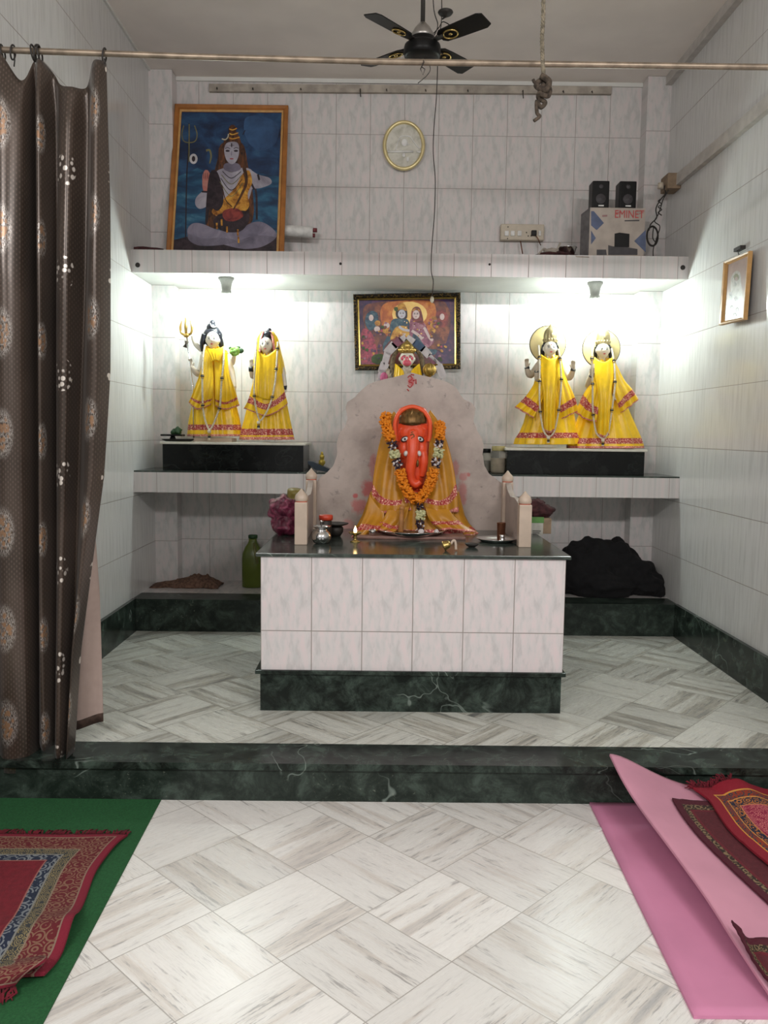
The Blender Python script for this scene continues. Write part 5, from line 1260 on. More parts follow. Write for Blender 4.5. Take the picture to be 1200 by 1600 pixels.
# garland of folded slips hung round that idol
nt = thing('paper_slip_garland', (X(636, 530).x, YM-.05, X(636, 600).z), 'garland of folded white, maroon and blue paper slips around the monkey-faced idol', 'garland')
def slip(p, q, w, mt):
    a, b = at(p[0], p[1], YM-.02), at(q[0], q[1], YM-.02); d = (b-a); n = Vector((-d.z, 0, d.x)).normalized()*w/2
    m = MB(); m.slab([a-n, b-n*.9, b+n*.9, a+n], (0, .006, 0)); m.build('paper_slip', mt, nt)
Lp = [((634, 527), (625, 532), .036, 'slip_w'), ((627, 530), (615, 541), .042, 'slip_m'), ((617, 538), (604, 552), .052, 'slip_w'), ((606, 550), (600, 572), .04, 'slip_w'), ((602, 567), (596, 582), .05, 'slip_w'), ((598, 578), (594, 600), .045, 'slip_w'),
      ((635, 528), (648, 536), .042, 'slip_w'), ((647, 534), (662, 546), .042, 'slip_b'), ((660, 544), (671, 556), .045, 'slip_w'), ((670, 554), (688, 570), .018, 'slip_w'), ((672, 556), (680, 568), .03, 'slip_m'), ((685, 570), (693, 590), .045, 'slip_w')]
for q in Lp: slip(*q)
m = MB(); m.ball(at(600, 590, YM-.05), (.022, .02, .03)); tag(m.build('pink_blossom', 'pink_bl'), 'pink cloth blossom beside the monkey-faced idol', 'flower')
c = at(671, 578, YM-.06); mc = thing('gilt_mace', (c.x, c.y, .874), 'gilt ball-headed mace beside the monkey-faced idol', 'mace')
m = MB(); m.ball(c, (.034, .034, .034), 0, 20, 14)
for k in range(8): a = k*pi/4; m.tube([c+Vector((.034*cos(a)*cos(t), .034*sin(a)*cos(t), .034*sin(t))) for t in [-1.4+2.8*i/8 for i in range(9)]], .004, 6)
m.build('mace_head', 'gold', mc); MB().tube([Vector((c.x+.01, c.y, .874)), c], .008, 10).build('handle', 'gold', mc)

# ------------------------------------------------------------------ elephant-headed idol on the altar
YI = 3.86
XI = at(644, 835, YI).x
m = MB(); a_, b_ = at(556, 846, 3.62), at(727, 848, 3.62); m.box((a_.x, 3.60, ZT), (b_.x, 3.955, ZT+.012), bev=.003)
tag(m.build('stone_seat', 'seat_stone'), 'thin reddish stone slab under the elephant-headed idol and the steel plate', 'stone slab')
ZI = ZT+.012
s = thing('elephant_headed_idol', (XI, YI, ZI), 'vermilion elephant-headed idol draped in mustard shawl on the altar', 'idol')
m = MB()
rg = ringset(densify([(634, 634, 654, .02), (638, 624, 665, .05), (648, 618, 670, .07), (665, 616, 673, .078), (690, 617, 672, .080), (708, 620, 671, .078), (724, 624, 669, .072), (742, 631, 667, .062), (757, 639, 663, .048), (768, 648, 656, .02)], 4), YI-.03, 48)
m.rings(rg, caps=True)
m.ball(at(644, 720, YI), (.12, .06, .20)); m.ball(at(644, 790, YI), (.17, .085, .12))
for sx_ in (-1, 1): m.ball(at(645+sx_*27, 708, YI-.03), (.035, .022, .085))
# brow swell, trunk and cheeks
m.ball(at(645, 676, YI-.085), (.062, .030, .048)); limb(m, [at(645, 676, YI-.088), at(645, 696, YI-.108), at(644, 714, YI-.118), at(641, 732, YI-.115), at(642, 748, YI-.108), at(649, 757, YI-.108), at(657, 752, YI-.11)], [.034, .031, .027, .024, .021, .018, .015])
for sx_ in (-1, 1): m.ball(at(645+sx_*13, 702, YI-.075), (.030, .034, .050))
limb(m, [at(660, 706, YI-.085), at(662, 722, YI-.09), at(659, 744, YI-.08)], [.022, .022, .016])
fo_ = voxel(m.build('body', 'orange_face', s), .0035)
m = MB(); m.tube(cr([at(x, y, YI-.085) for x, y in ((620, 690), (617, 676), (618, 657), (627, 642), (644, 635.5), (661, 642), (671, 657), (672, 676), (670, 690))], 6), .010, 10); m.build('hood', 'orange_hood', s)
m = MB(); rg = ringset(densify([(636, 638, 650, .02), (639, 630, 658, .045), (645, 625, 664, .068), (653, 622.5, 666, .080), (662, 622, 666.5, .086)], 3), YI-.048, 48, .004, 24); m.rings(rg, caps=True)
m.tube([at(x, y, YI-.115+.001*(x-644)**2*.12) for x, y in ((624, 661), (630, 662), (637, 662.5), (644, 663), (651, 662.5), (658, 662), (665, 661))], .006, 8)
m.ball(at(644, 650, YI-.11), (.012, .007, .028)); m.build('crown', 'crown_dk', s)
for sx_ in (-1, 1):
    e = at(644.5+sx_*12, 686, YI-.112); R = Matrix.Rotation(sx_*.45, 3, 'Y')
    m = MB(); m.ball(e, (.020, .007, .0125), 0, 16, 8, R=R); m.ball(e+Vector((0, -.006, 0)), (.0145, .004, .0085), 1, 12, 8, R=R); m.ball(e+Vector((0, -.009, 0)), (.0055, .003, .0055), 0, 10, 6); m.build('eye', ['hair', 'eyewhite'], s)
    p = at(644.5+sx_*10.5, 708.5, YI-.12); m = MB(); m.ball(p+Vector((0, -.006, 0)), (.0095, .014, .013), 0, 12, 8, R=Matrix.Rotation(sx_*-.2, 3, 'Y')); m.build('tusk', 'eyewhite', s)
fm = [at(x, y, YI-.128) for x, y in ((641, 680), (645, 678), (647, 682), (643, 685), (647, 688), (646, 693), (641, 692))]
m = MB(); m.tube(cr(fm, 5), .0028, 6); m.tube([at(648, 684, YI-.124), at(651, 683, YI-.12)], .002, 6); m.tube([at(642, 676, YI-.122), at(646, 674.5, YI-.122)], .002, 6); m.build('forehead_mark', 'crown_dk', s)
m = MB(); m.ball(at(652.5, 724, YI-.125), (.006, .008, .018)); m.build('trunk_dark_mark', 'crown_dk', s)  # small dark mark beside the trunk, in the crown's colour
m = MB()
cape(m, [[(616, 643, YI-.06), (606, 655, YI-.05), (594, 690, YI-.05), (586, 730, YI-.06), (582, 762, YI-.07), (579, 800, YI-.09)], [(620, 650, YI-.08), (613, 680, YI-.075), (603, 720, YI-.085), (598, 752, YI-.10), (596, 780, YI-.115), (594, 803, YI-.12)], [(619, 668, YI-.09), (617, 700, YI-.085), (616, 735, YI-.09), (615, 765, YI-.11), (616, 785, YI-.12), (618, 800, YI-.125)], [(618, 690, YI-.095), (622, 715, YI-.09), (627, 740, YI-.09), (632, 762, YI-.105), (640, 780, YI-.115), (643, 797, YI-.12)]], 34, band=((.775, .84, 1), (.93, 1.1, 2)), wav=.008, nw=3)
cape(m, [[(671, 690, YI-.095), (669, 715, YI-.09), (667, 740, YI-.09), (662, 760, YI-.105), (662, 780, YI-.115), (663, 797, YI-.12)], [(671, 668, YI-.09), (675, 700, YI-.085), (680, 735, YI-.09), (683, 765, YI-.11), (685, 785, YI-.12), (686, 800, YI-.125)], [(668, 650, YI-.08), (678, 675, YI-.075), (690, 715, YI-.085), (697, 750, YI-.10), (701, 780, YI-.11), (702, 801, YI-.115)], [(672, 641, YI-.06), (684, 658, YI-.05), (698, 690, YI-.05), (707, 725, YI-.06), (713, 762, YI-.07), (716, 800, YI-.08)]], 34, band=((.775, .84, 1), (.93, 1.1, 2)), wav=.008, nw=3, seed=1)
m.build('shawl', ['ochre', 'border', 'border2'], s)
m = MB()
R_ = densify([(768, 584, 712, .09), (785, 578, 716, .105), (805, 571, 721, .115), (818, 564, 728, .12), (828, 558, 738, .125), (836, 553, 745, .13)], 6)
rg = ringset(R_, YI-.015, 96, .016, 17, 1); m.rings(rg, caps=True, mf=lambda i, j: 1 if (R_[i][0] > 822 and R_[i][0] < 829) else (2 if R_[i][0] > 831 else 0)); m.build('skirt', ['ochre', 'border', 'border2'], s)
m = MB()
def tongue(cols, sd): cape(m, cols, 18, band=((.55, .72, 1), (.90, 1.1, 2)), wav=.012, nw=2, seed=sd)
tongue([[(578, 772, YI-.10), (572, 800, YI-.13), (560, 826, YI-.17), (549, 838, YI-.19)], [(590, 790, YI-.12), (586, 808, YI-.14), (575, 826, YI-.18), (565, 839, YI-.20)], [(600, 800, YI-.125), (600, 815, YI-.14), (592, 826, YI-.17), (583, 834, YI-.18)]], 0)
tongue([[(606, 796, YI-.125), (600, 808, YI-.145), (592, 818, YI-.15), (584, 826, YI-.16)], [(622, 796, YI-.13), (618, 812, YI-.15), (610, 824, YI-.16), (600, 829, YI-.17)], [(640, 790, YI-.13), (634, 810, YI-.15), (624, 826, YI-.155), (612, 833, YI-.16)]], 2)
tongue([[(664, 792, YI-.13), (668, 806, YI-.15), (676, 818, YI-.16), (690, 828, YI-.17)], [(680, 796, YI-.13), (686, 808, YI-.15), (697, 818, YI-.16), (712, 828, YI-.18)], [(700, 794, YI-.12), (708, 806, YI-.14), (722, 818, YI-.16), (748, 833, YI-.18)]], 4)
m.build('hem_folds', ['ochre', 'border', 'border2'], s)

# flower garland round its neck
fg = thing('flower_garland', (XI, YI-.16, ZI), 'marigold and dark flower garland hanging over the elephant-headed idol', 'garland')
Yg = YI-.155
def petals(name, pts, mt, r, nper, seed, mt2=None, petal=.011):
    random.seed(seed); m = MB(); q = cr([at(x, y, Y) for x, y, Y in pts], 10); L = [0]
    for a, b in zip(q, q[1:]): L.append(L[-1]+(b-a).length)
    n = max(2, int(L[-1]/.0085))
    for k in range(n+1):
        s_ = L[-1]*k/n; i = 0
        while i < len(L)-2 and L[i+1] < s_: i += 1
        p = lerp(q[i], q[i+1], (s_-L[i])/max(1e-6, L[i+1]-L[i])); d = (q[i+1]-q[i]).normalized(); u = d.orthogonal().normalized(); w = d.cross(u)
        for j in range(nper):
            a = 2*pi*j/nper+random.random()*.8; rr = r*random.uniform(.72, 1.08)
            c = p+(u*cos(a)+w*sin(a))*rr*.72+d*random.uniform(-.005, .005)
            Rm = Matrix.Rotation(random.random()*6, 3, Vector((random.random()-.5, random.random()-.5, random.random()-.5)))
            m.ball(c, (petal*random.uniform(.8, 1.2), petal*.8, petal*.42), 1 if (mt2 and random.random() < .22) else 0, 8, 5, R=Rm)
    return m.build(name, [mt]+([mt2] if mt2 else []), fg)
petals('marigold_section', [(603, 648, Yg+.05), (602, 660, Yg+.03), (606, 674, Yg+.02), (611, 686, Yg+.01)], 'marigold', .027, 9, 1)
petals('dark_section', [(612, 692, Yg+.01), (615, 700, Yg+.01)], 'darkflower', .024, 8, 2, 'bud', .008)
petals('rose_section', [(616, 706, Yg), (618, 713, Yg)], 'rosecream', .024, 8, 3, None, .012)
petals('dark_section', [(619, 720, Yg), (623, 729, Yg)], 'darkflower', .024, 8, 4, 'bud', .008)
petals('marigold_section', [(625, 736, Yg), (629, 752, Yg), (636, 767, Yg), (645, 778, Yg-.005), (649, 781, Yg-.005)], 'marigold', .026, 9, 5)
petals('marigold_section', [(687, 661, Yg+.04), (688, 670, Yg+.03), (687, 683, Yg+.01)], 'marigold', .024, 9, 6)
petals('dark_section', [(686, 690, Yg+.01), (685, 698, Yg+.01)], 'darkflower', .024, 8, 7, 'bud', .008)
petals('rose_section', [(685, 704, Yg), (684, 712, Yg)], 'rosecream', .024, 8, 8, None, .012)
petals('dark_section', [(683, 718, Yg), (680, 727, Yg)], 'darkflower', .024, 8, 9, 'bud', .008)
petals('marigold_section', [(678, 734, Yg), (674, 750, Yg), (667, 765, Yg), (658, 777, Yg-.005), (653, 781, Yg-.005)], 'marigold', .026, 9, 10)
petals('dark_section', [(656, 788, Yg-.01), (656, 795, Yg-.01)], 'darkflower', .018, 7, 11, 'bud', .007)
petals('rose_section', [(657, 799, Yg-.01), (657, 810, Yg-.01)], 'rosecream', .022, 8, 12, None, .011)
petals('dark_section', [(656, 815, Yg-.015), (657, 826, Yg-.02)], 'darkflower', .022, 8, 13, 'bud', .007)

# ------------------------------------------------------------------ vessels on the altar top
def onT(px, py, z=None): return atZ(px, py, ZT if z is None else z)
zp = ZI
c = Vector((at(643, 833, 3.70).x, 3.70, zp))
t = thing('steel_plate', c, 'wide steel plate on the slab in front of the elephant-headed idol', 'plate')
MB().lathe([(.105, .0), (.125, .003), (.152, .018), (.156, .021), (.152, .022), (.124, .007), (.104, .004), (.001, .004)], c, 48).build('dish', 'steel', t)
m = MB(); m.ball((c.x-.01, 3.70, zp+.004), (.095, .07, .010), jit=.3, seed=3); m.build('offering_water_stain', 'rice', t)
for px, lab in ((658, 'larger white bud under the garland tip in the wide steel plate'), (682, 'small white bud at the right in the wide steel plate')):
    p = at(px, 829, 3.62); m = MB(); m.ball((p.x, 3.62, zp+.022), (.014 if px < 670 else .010, .011, .011), jit=.2); tag(m.build('flower_bud', 'bud'), lab, 'flower bud')
p = at(627, 815, 3.66); m = MB(); m.tube([Vector((at(626, 833, 3.66).x, 3.66, zp+.012)), at(628, 795, 3.68)], [.013, .009], 12); m.ball(at(628, 794, 3.68), .012, 0); tag(m.build('idol_hand_staff', 'twig_or'), 'short orange-brown upright stick standing in the wide steel plate', 'stick')
# oil lamp
c = onT(555, 847); t = thing('oil_lamp', c, 'small brass oil lamp with a burning flame at the left of the altar', 'oil lamp')
MB().lathe([(.022, 0), (.022, .003), (.010, .008), (.007, .016), (.010, .021), (.006, .026), (.012, .030), (.026, .038), (.030, .043), (.028, .0435), (.018, .036), (.001, .035)], c, 32).build('brass_cup', 'brass', t)
g = G('flame'); P = g.sep(g.n('TexCoord').outputs['Generated']); g.b.inputs['Base Color'].default_value = (1, .5, .1, 1)
g.put(g.b.inputs['Emission Color'], g.ramp(P[2], [(0, (1, .35, .06)), (.5, (1, .75, .35)), (1, (1, .6, .15))])); g.b.inputs['Emission Strength'].default_value = 14; MT['flame'] = g.mat
MB().lathe([(.001, .038), (.006, .042), (.0075, .048), (.005, .058), (.002, .066), (.0005, .070)], c, 16, caps=False).build('flame', 'flame', t)
# water pot with orange cap
c = onT(502, 849); t = thing('steel_pot', c, 'round steel water pot beside the left post on the altar', 'pot')
k_ = .040
MB().lathe([(.020, 0), (.032, .004), (.0405, .020), (.0415, .032), (.036, .046), (.026, .055), (.023, .060), (.0285, .066), (.039, .072), (.0395, .074), (.027, .069), (.021, .060), (.001, .05)], c, 40).build('bowl', 'steel', t)
MB().lathe([(.002, .05), (.004, .09), (.010, .094), (.002, .098)], c+Vector((-.0, 0, 0)), 12).build('ladle_top', 'steel', t)
c2 = onT(509, 842); cz = c2.copy(); t = thing('orange_cap_jar', cz, 'small dark jar with orange-red cap behind the steel pot', 'jar')
MB().lathe([(.025, 0), (.026, .08), (.022, .084)], cz, 24).build('jar_body', 'iron', t); MB().lathe([(.030, .084), (.031, .102), (.027, .106), (.001, .107)], cz, 28).build('cap', 'orange_plastic', t)
c = onT(524, 838); t = thing('iron_pan', c, 'dark iron pan on stacked bowls between steel pot and oil lamp', 'pan')
MB().lathe([(.022, 0), (.035, .02), (.036, .04), (.03, .045)], c, 28).build('bowl', 'iron', t); MB().lathe([(.03, .047), (.055, .055), (.060, .060), (.055, .061), (.001, .052)], c, 32).build('dish', 'iron', t)
# little steel cup, bell, plate with cup
c = Vector((at(582, 833, 3.62).x, 3.63, ZI)); MB_ = MB(); MB_.lathe([(.008, 0), (.014, .005), (.0175, .018), (.017, .026), (.015, .026), (.014, .008), (.001, .006)], c, 24); tag(MB_.build('steel_cup', 'steel'), 'tiny steel cup at the left rim of the wide steel plate', 'cup')
c = onT(698, 860); t = thing('brass_bell', c, 'small brass hand bell lying near the front edge of the altar', 'bell')
m = MB(); R = Matrix.Rotation(1.2, 3, 'Y') @ Matrix.Rotation(.2, 3, 'X'); m.lathe([(.021, 0), (.018, .006), (.015, .018), (.012, .026), (.004, .030), (.001, .031)], c+Vector((-.012, 0, .018)), 24, tilt=R); m.build('bell_cup', 'brass', t)
m = MB(); m.ball(c+Vector((-.010, -.004, .018)), .008); m.build('clapper', 'brass', t)
m = MB(); m.tube(cr([c+Vector((.016, 0, .026)), c+Vector((.026, 0, .040)), c+Vector((.034, 0, .034)), c+Vector((.037, -.004, .004))], 6), .005, 8); m.build('handle', 'post_marble', t)
c = onT(776, 846); t = thing('steel_plate', c, 'small steel plate beside the right post on the altar', 'plate')
MB().lathe([(.060, .0), (.072, .003), (.088, .013), (.090, .015), (.087, .0155), (.070, .006), (.001, .004)], c, 40).build('dish', 'steel', t)
c3 = c+Vector((.020, .01, .004)); t = thing('copper_tumbler', c3, 'dark copper tumbler standing on the small steel plate', 'tumbler')
MB().lathe([(.014, 0), (.017, .002), (.019, .075), (.0205, .078), (.018, .077), (.015, .01), (.001, .008)], c3, 28).build('cup', 'copper', t)
c4 = c+Vector((.018, -.040, .004)); m = MB(); m.lathe([(.010, 0), (.016, .004), (.012, .010), (.010, .020), (.015, .032), (.014, .032), (.001, .02)], c4, 24); tag(m.build('steel_cup', 'steel'), 'little steel cup in front of the copper tumbler on the small plate', 'cup')
c = onT(737, 855); m = MB(); m.lathe([(.012, 0), (.022, .006), (.030, .016), (.028, .016), (.001, .006)], c, 24); tag(m.build('black_bowl', 'iron'), 'small black bowl at the altar front between bell and small plate', 'bowl')
# pink bag on the left, carton and bag on the right
MT['pinkbag'] = None
g = G('pink_plastic_bag'); n = g.noise(g.obj(), 26, 5, .65, 1.2); MT['pinkbag'] = g.out(g.ramp(n, [(.3, (.03, .003, .012)), (.5, (.13, .012, .04)), (.66, (.30, .06, .12)), (.8, (.50, .25, .34))]), .28); g.bump(n, .7, .012)
c = at(445, 830, 3.72); m = MB(); m.ball((c.x+.0, 3.72, ZT+.045), (.062, .07, .052), 0, 28, 18, jit=.3, seed=1); m.ball((c.x-.008, 3.73, ZT+.115), (.066, .065, .062), 0, 28, 18, jit=.3, seed=4); m.ball((c.x+.012, 3.73, ZT+.060), (.07, .06, .065), 0, 28, 18, jit=.35, seed=6)
tag(voxel(m.build('plastic_bag', 'pinkbag'), .004), 'crumpled pink plastic bag behind the left altar post', 'bag')
c = at(466, 795, 3.80); m = MB(); m.tube(cr([(c.x-.02, 3.86, ZT), (c.x-.02, 3.86, ZT+.14), (c.x-.015, 3.85, ZT+.20)], 5), [.05]*6+[.04]*4+[.015], 14); tag(m.build('olive_bag', 'olive'), 'olive yellow packet standing behind the pink bag', 'packet')
MT_olive = 0
a_ = at(826, 842, 3.86); b_ = at(862, 810, 3.86); t = thing('small_carton', ((a_.x+b_.x)/2, 3.9, ZT), 'small brown carton with a green and white label behind the right altar post', 'carton')
MB().box((a_.x, 3.86, ZT), (b_.x, 3.98, b_.z), bev=.003).build('box', 'brownbox', t)
p, q = at(829, 836, 3.858), at(849, 809, 3.858); MB().box((p.x, 3.8565, p.z), (q.x, 3.861, q.z)).build('label_panel', 'white_dim', t)
p, q = at(829, 817, 3.857), at(850, 808, 3.857); MB().box((p.x, 3.8555, p.z), (q.x, 3.860, q.z)).build('green_band', 'greenp', t)
m = MB(); 
for k in range(3): p, q = at(832, 829+k*3, 3.857), at(845-k*2, 830.4+k*3, 3.857); m.box((p.x, 3.8555, q.z), (q.x, 3.860, p.z))
m.build('small_print', 'dkgrey', t)
c = at(845, 795, 3.9); m = MB(); m.ball((c.x+.005, 3.92, b_.z+.030), (.062, .05, .034), 0, 24, 14, jit=.4, seed=3); m.ball((c.x-.02, 3.93, b_.z+.055), (.045, .04, .03), 0, 20, 12, jit=.4, seed=5); tag(m.build('maroon_bag', 'maroonc'), 'crumpled dark maroon bag on top of the small brown carton', 'bag')

# ------------------------------------------------------------------ things on the lower shelf
ZL = .874
c = at(275, 686, 4.62); t = thing('lamp_tray', (c.x, 4.63, zl), 'dark tray overhanging the left edge of the left pedestal', 'tray')
m = MB(); m.lathe([(.070, 0), (.092, .012), (.095, .014), (.068, .005), (.001, .004)], (c.x-.002, 4.68, zl), 32); m.build('dish', 'iron', t)
m = MB(); p = at(270, 675, 4.66); m.box((p.x-.06, 4.62, zl+.030), (p.x+.06, 4.70, zl+.040), bev=.003); m.lathe([(.02, zl+.01), (.012, zl+.03)], (p.x, 4.66, 0), 14); m.build('stand', 'black', t)
m = MB(); p = at(277, 665, 4.66); m.ball((p.x, 4.66, zl+.058), (.026, .022, .022), 0, 16, 10, jit=.5, seed=2); m.ball((p.x-.02, 4.65, zl+.052), (.016, .014, .014), 0, 12, 8, jit=.4); tag(m.build('green_leaves', 'dkgreen'), 'dark green leaves piled on the dark tray at the left pedestal', 'leaves')
c = at(497, 730, 4.62); t = thing('incense_stand', (c.x, 4.62, ZL), 'blue-black sloping incense stand beside the left edge of the marble throne', 'stand')
x0 = at(482, 716, 4.60).x; x1 = at(516, 736, 4.60).x
m = MB(); m.slab([(x0, 4.56, ZL+.046), (x0, 4.56, ZL+.060), (x0+.03, 4.56, ZL+.056), (x1, 4.56, ZL+.016), (x1-.01, 4.56, ZL), (x0+.04, 4.56, ZL+.012)], (0, .09, 0)); m.build('tray', 'blueblack', t)
m = MB(); m.box((x0, 4.57, ZL), (x0+.014, 4.64, ZL+.05)); m.build('leg', 'black', t)
m = MB(); p = at(503, 727, 4.60); m.ball((p.x, 4.60, ZL+.052), (.018, .014, .022), 0, 14, 10, jit=.3); m.ball((p.x, 4.60, ZL+.082), (.013, .011, .018), 0, 14, 10, jit=.3); m.ball((p.x, 4.60, ZL+.102), (.007, .007, .010)); tag(m.build('brass_figurine', 'brass2'), 'tiny yellowish brass figurine on the sloping incense stand', 'figurine')
def jar(px, w, yt, Y, lidm, lab, hz, filln):
    c = at(px, 738, Y); zt_ = at(px, yt, Y).z; h = zt_-ZL
    t = thing('glass_jar', (c.x, Y, ZL), lab, 'jar')
    MB().lathe([(w*.8, .001), (w*.95, .004), (w, .015), (w, h*.70), (w*.92, h*.80), (w*.78, h*.85)], (c.x, Y, ZL), 32).build('glass', 'jarglass', t)
    MB().lathe([(w*.75, .004), (w*.9, .008), (w*.94, .02), (w*.94, h*hz)], (c.x, Y, ZL), 28).build('contents', filln, t)
    MB().lathe([(w*.84, h*.83), (w*.88, h*.84), (w*.88, h*.98), (w*.82, h), (.001, h)], (c.x, Y, ZL), 32).build('lid', lidm, t)
g = G('jar_glass'); g.out((.9, .88, .8), .06, Transmission_Weight=.85, IOR=1.3); g.mat.use_nodes = True; MT['jarglass'] = g.mat
jar(778, .043, 697, 4.66, 'paleyellow', 'larger glass jar with pale yellow lid beside the right pedestal', .55, 'spice')
jar(759, .030, 701, 4.72, 'black', 'small glass jar with black lid partly behind the throne slab', .5, 'spice2')

# ------------------------------------------------------------------ under the lower shelf
zk = .1775
c = atZ(395, 917, zk); xx = c.x; yy = c.y+.01
t = thing('plastic_can', (xx, yy, zk), 'olive green plastic can with moulded handle under the lower shelf', 'can')
m = MB(); R_ = []
for z, a_, b_ in ((0, .050, .045), (.006, .062, .055), (.17, .063, .056), (.20, .060, .052), (.235, .046, .040), (.262, .028, .026), (.275, .024, .024), (.290, .024, .024)):
    R_.append([(xx+math.copysign(abs(cos(q))**.6, cos(q))*a_, yy+math.copysign(abs(sin(q))**.6, sin(q))*b_, zk+z) for q in [2*pi*i/36 for i in range(36)]])
m.rings(R_, caps=True); m.build('can_body', 'olivecan', t)
MB().lathe([(.027, .288), (.028, .306), (.024, .309), (.001, .309)], (xx, yy, zk), 24).build('cap', 'dkgreen', t)
MB().tube(cr([(xx+.012, yy-.030, zk+.262), (xx+.020, yy-.066, zk+.235), (xx+.030, yy-.074, zk+.19), (xx+.034, yy-.060, zk+.15)], 6), .008, 10).build('handle', 'olivecan2', t)
A_ = atZ(240, 914, zk).x; B_ = atZ(347, 914, zk).x; P = []
for i in range(61):
    t = i/60; row = []
    for j in range(31):
        q = j/30; x = lerp(A_, B_, t); y = 4.735+.19*q
        env = tab(t, [0, .12, .3, .5, .62, .8, .92, 1], [.004, .020, .034, .062, .072, .068, .050, .006])*max(0, sin(pi*min(1, q*1.0)))**.55
        n = mnoise.noise(Vector((x*14, y*14, 0)))+.6*abs(mnoise.noise(Vector((x*34, y*30, 3))))+.35*mnoise.noise(Vector((x*70, y*70, 6)))
        row.append(Vector((x+.012*mnoise.noise(Vector((t*5, q*5, 9))), y+.02*mnoise.noise(Vector((t*6, q*2, 4))), zk+.002+max(0, env*(.72+.42*n)))))
    P.append(row)
m = MB(); m.sheet(P, -.002, 0); o = m.build('brown_cloth', 'bamboo'); tag(o, 'crumpled brown cloth heap under the lower shelf at the left', 'cloth')
m = MB(); yb = 4.74
def bc(px, py, y=yb): return at(px, py, y)
for px, py, rx, rz, y, sd in ((925, 885, .15, .17, 4.76, 1), (905, 900, .14, .13, 4.72, 2), (960, 885, .14, .16, 4.78, 3), (985, 900, .15, .12, 4.74, 4), (1010, 912, .10, .075, 4.72, 5), (940, 915, .20, .09, 4.68, 6), (898, 880, .09, .13, 4.76, 8)):
    c = bc(px, py, y); m.ball((c.x, y, max(c.z, zk+rz*.55)), (rx, min(.12, 4.985-y), rz), 0, 30, 20, jit=.28, seed=sd)
for px, py in ((1030, 918),): c = bc(px, py, 4.68); m.ball((c.x-.01, 4.68, zk+.03), (.045, .07, .045), 0, 20, 12, jit=.3, seed=7)
o = m.build('black_cloth', 'blackcloth'); voxel(o, .007); tag(o, 'large heap of black cloth on the dark ledge at the right', 'cloth')

# ------------------------------------------------------------------ hall floor: carpet, rugs and foam mats
def rug_mat(name, field, bands, u_off=0.0, det=(.30, .16, .09), navy=(.02, .03, .07)):
    "bands: (from, to, colour, pattern colour, pattern scale) by distance from the edge, UV in metres: u from the side edge, v from the end"
    g = G(name); U = g.sep(g.uv()); u, v = U[0], U[1]; d = g.m('MINIMUM', u, v)
    c = g.mix(g.step(g.noise(g.vec(u, v, 0.0), 60, 3), .35, .65), tuple(q*.8 for q in field), field)
    for a, b, col, pc, ps in bands:
        msk = g.m('MULTIPLY', g.m('GREATER_THAN', d, a), g.m('LESS_THAN', d, b))
        cc = col
        if pc:
            n = g.voro(g.vec(u, v, a), ps, rnd=.35); n2 = g.noise(g.vec(u, v, a), ps*1.3, 2)
            k = g.m('MULTIPLY', g.m('GREATER_THAN', g.m('SINE', g.m('MULTIPLY', n, 26.0)), .15), g.m('GREATER_THAN', n2, .40))
            cc = g.mix(k, col, pc)
        c = g.mix(msk, c, cc)
    g.out(c, .95);     g.bump(g.noise(g.vec(u, v, 0.0), 260, 2), .5, .004); MT[name] = g.mat
g = G('green_carpet'); n = g.noise(g.pos(), 180, 3, .7); MT['green_carpet'] = g.out(g.mix(g.step(n, .3, .7), (.007, .068, .018), (.013, .105, .030)), .95); g.bump(n, .4, .003)
ca_, cb_ = atZ(250, 1252, LOW+.004), atZ(66, 1600, LOW+.004)
o = MB(); xe = lambda y: cb_.x+(ca_.x-cb_.x)*(y-cb_.y)/(ca_.y-cb_.y)
o.slab([(-2.2, .6, LOW), (xe(.6), .6, LOW), (xe(2.645), 2.645, LOW), (-2.2, 2.645, LOW)], (0, 0, .004)); tag(o.build('green_carpet', 'green_carpet'), 'flat green carpet on the hall floor below the curtain', 'carpet')
mar = (.20, .012, .022)
rug_mat('rug_left', (.17, .008, .018), [(-1, .022, (.20, .010, .028), None, 0), (.022, .026, (.24, .16, .12), None, 0), (.026, .092, (.12, .010, .016), (.21, .11, .07), 34), (.092, .096, (.24, .18, .13), None, 0), (.096, .125, (.03, .035, .04), (.24, .19, .09), 55), (.125, .130, (.20, .20, .18), None, 0), (.130, .158, (.012, .02, .045), (.18, .20, .22), 26), (.158, .162, (.3, .12, .1), None, 0)])
hz = LOW+.005
def floorh(x, y): return hz
# left rug: seen corner lies flat with a rucked side edge
def rugL(u, v):   # u metres in from the right edge, v metres from the far end
    y = 2.392-v; x = -.752 - .0 + (-.02*sin(v*9)) - u + (-.012*v) + .05*max(0, v-.42)*4*max(0, .35-u)
    z = hz+.006 + .010*abs(sin(v*11))*math.exp(-u*14) + .035*math.exp(-((v-.50)/.06)**2)*math.exp(-u*5) + .003*sin(v*30+u*20)*math.exp(-u*6)
    return Vector((x, y, z))
P = [[rugL(u, v) for u in [.80*j/40 for j in range(41)]] for v in [.66*i/50 for i in range(51)]]
lr = thing('red_rug', (-1.1, 2.1, hz), 'dark red patterned rug with a rucked edge lying on the green carpet', 'rug')
m = MB(); m.sheet(P, .006, 0, uv=lambda i, j: (.80*j/40, .66*i/50)); m.build('pile', 'rug_left', lr)
m = MB(); random.seed(5)
for k in range(150):
    u = random.uniform(-.01, .8); p = rugL(max(0, u), 0); q = p+Vector((random.uniform(-.012, .012), random.uniform(.012, .034), -.003)); m.tube([p+Vector((0, -.004, .003)), lerp(p, q, .5)+Vector((0, 0, .004)), q], [.003, .0025, .0012], 5)
m.build('fringe', 'fringe_red', lr)['kind'] = 'stuff'
m = MB()   # folded-over end of the side edge, nearest the viewer
P = []
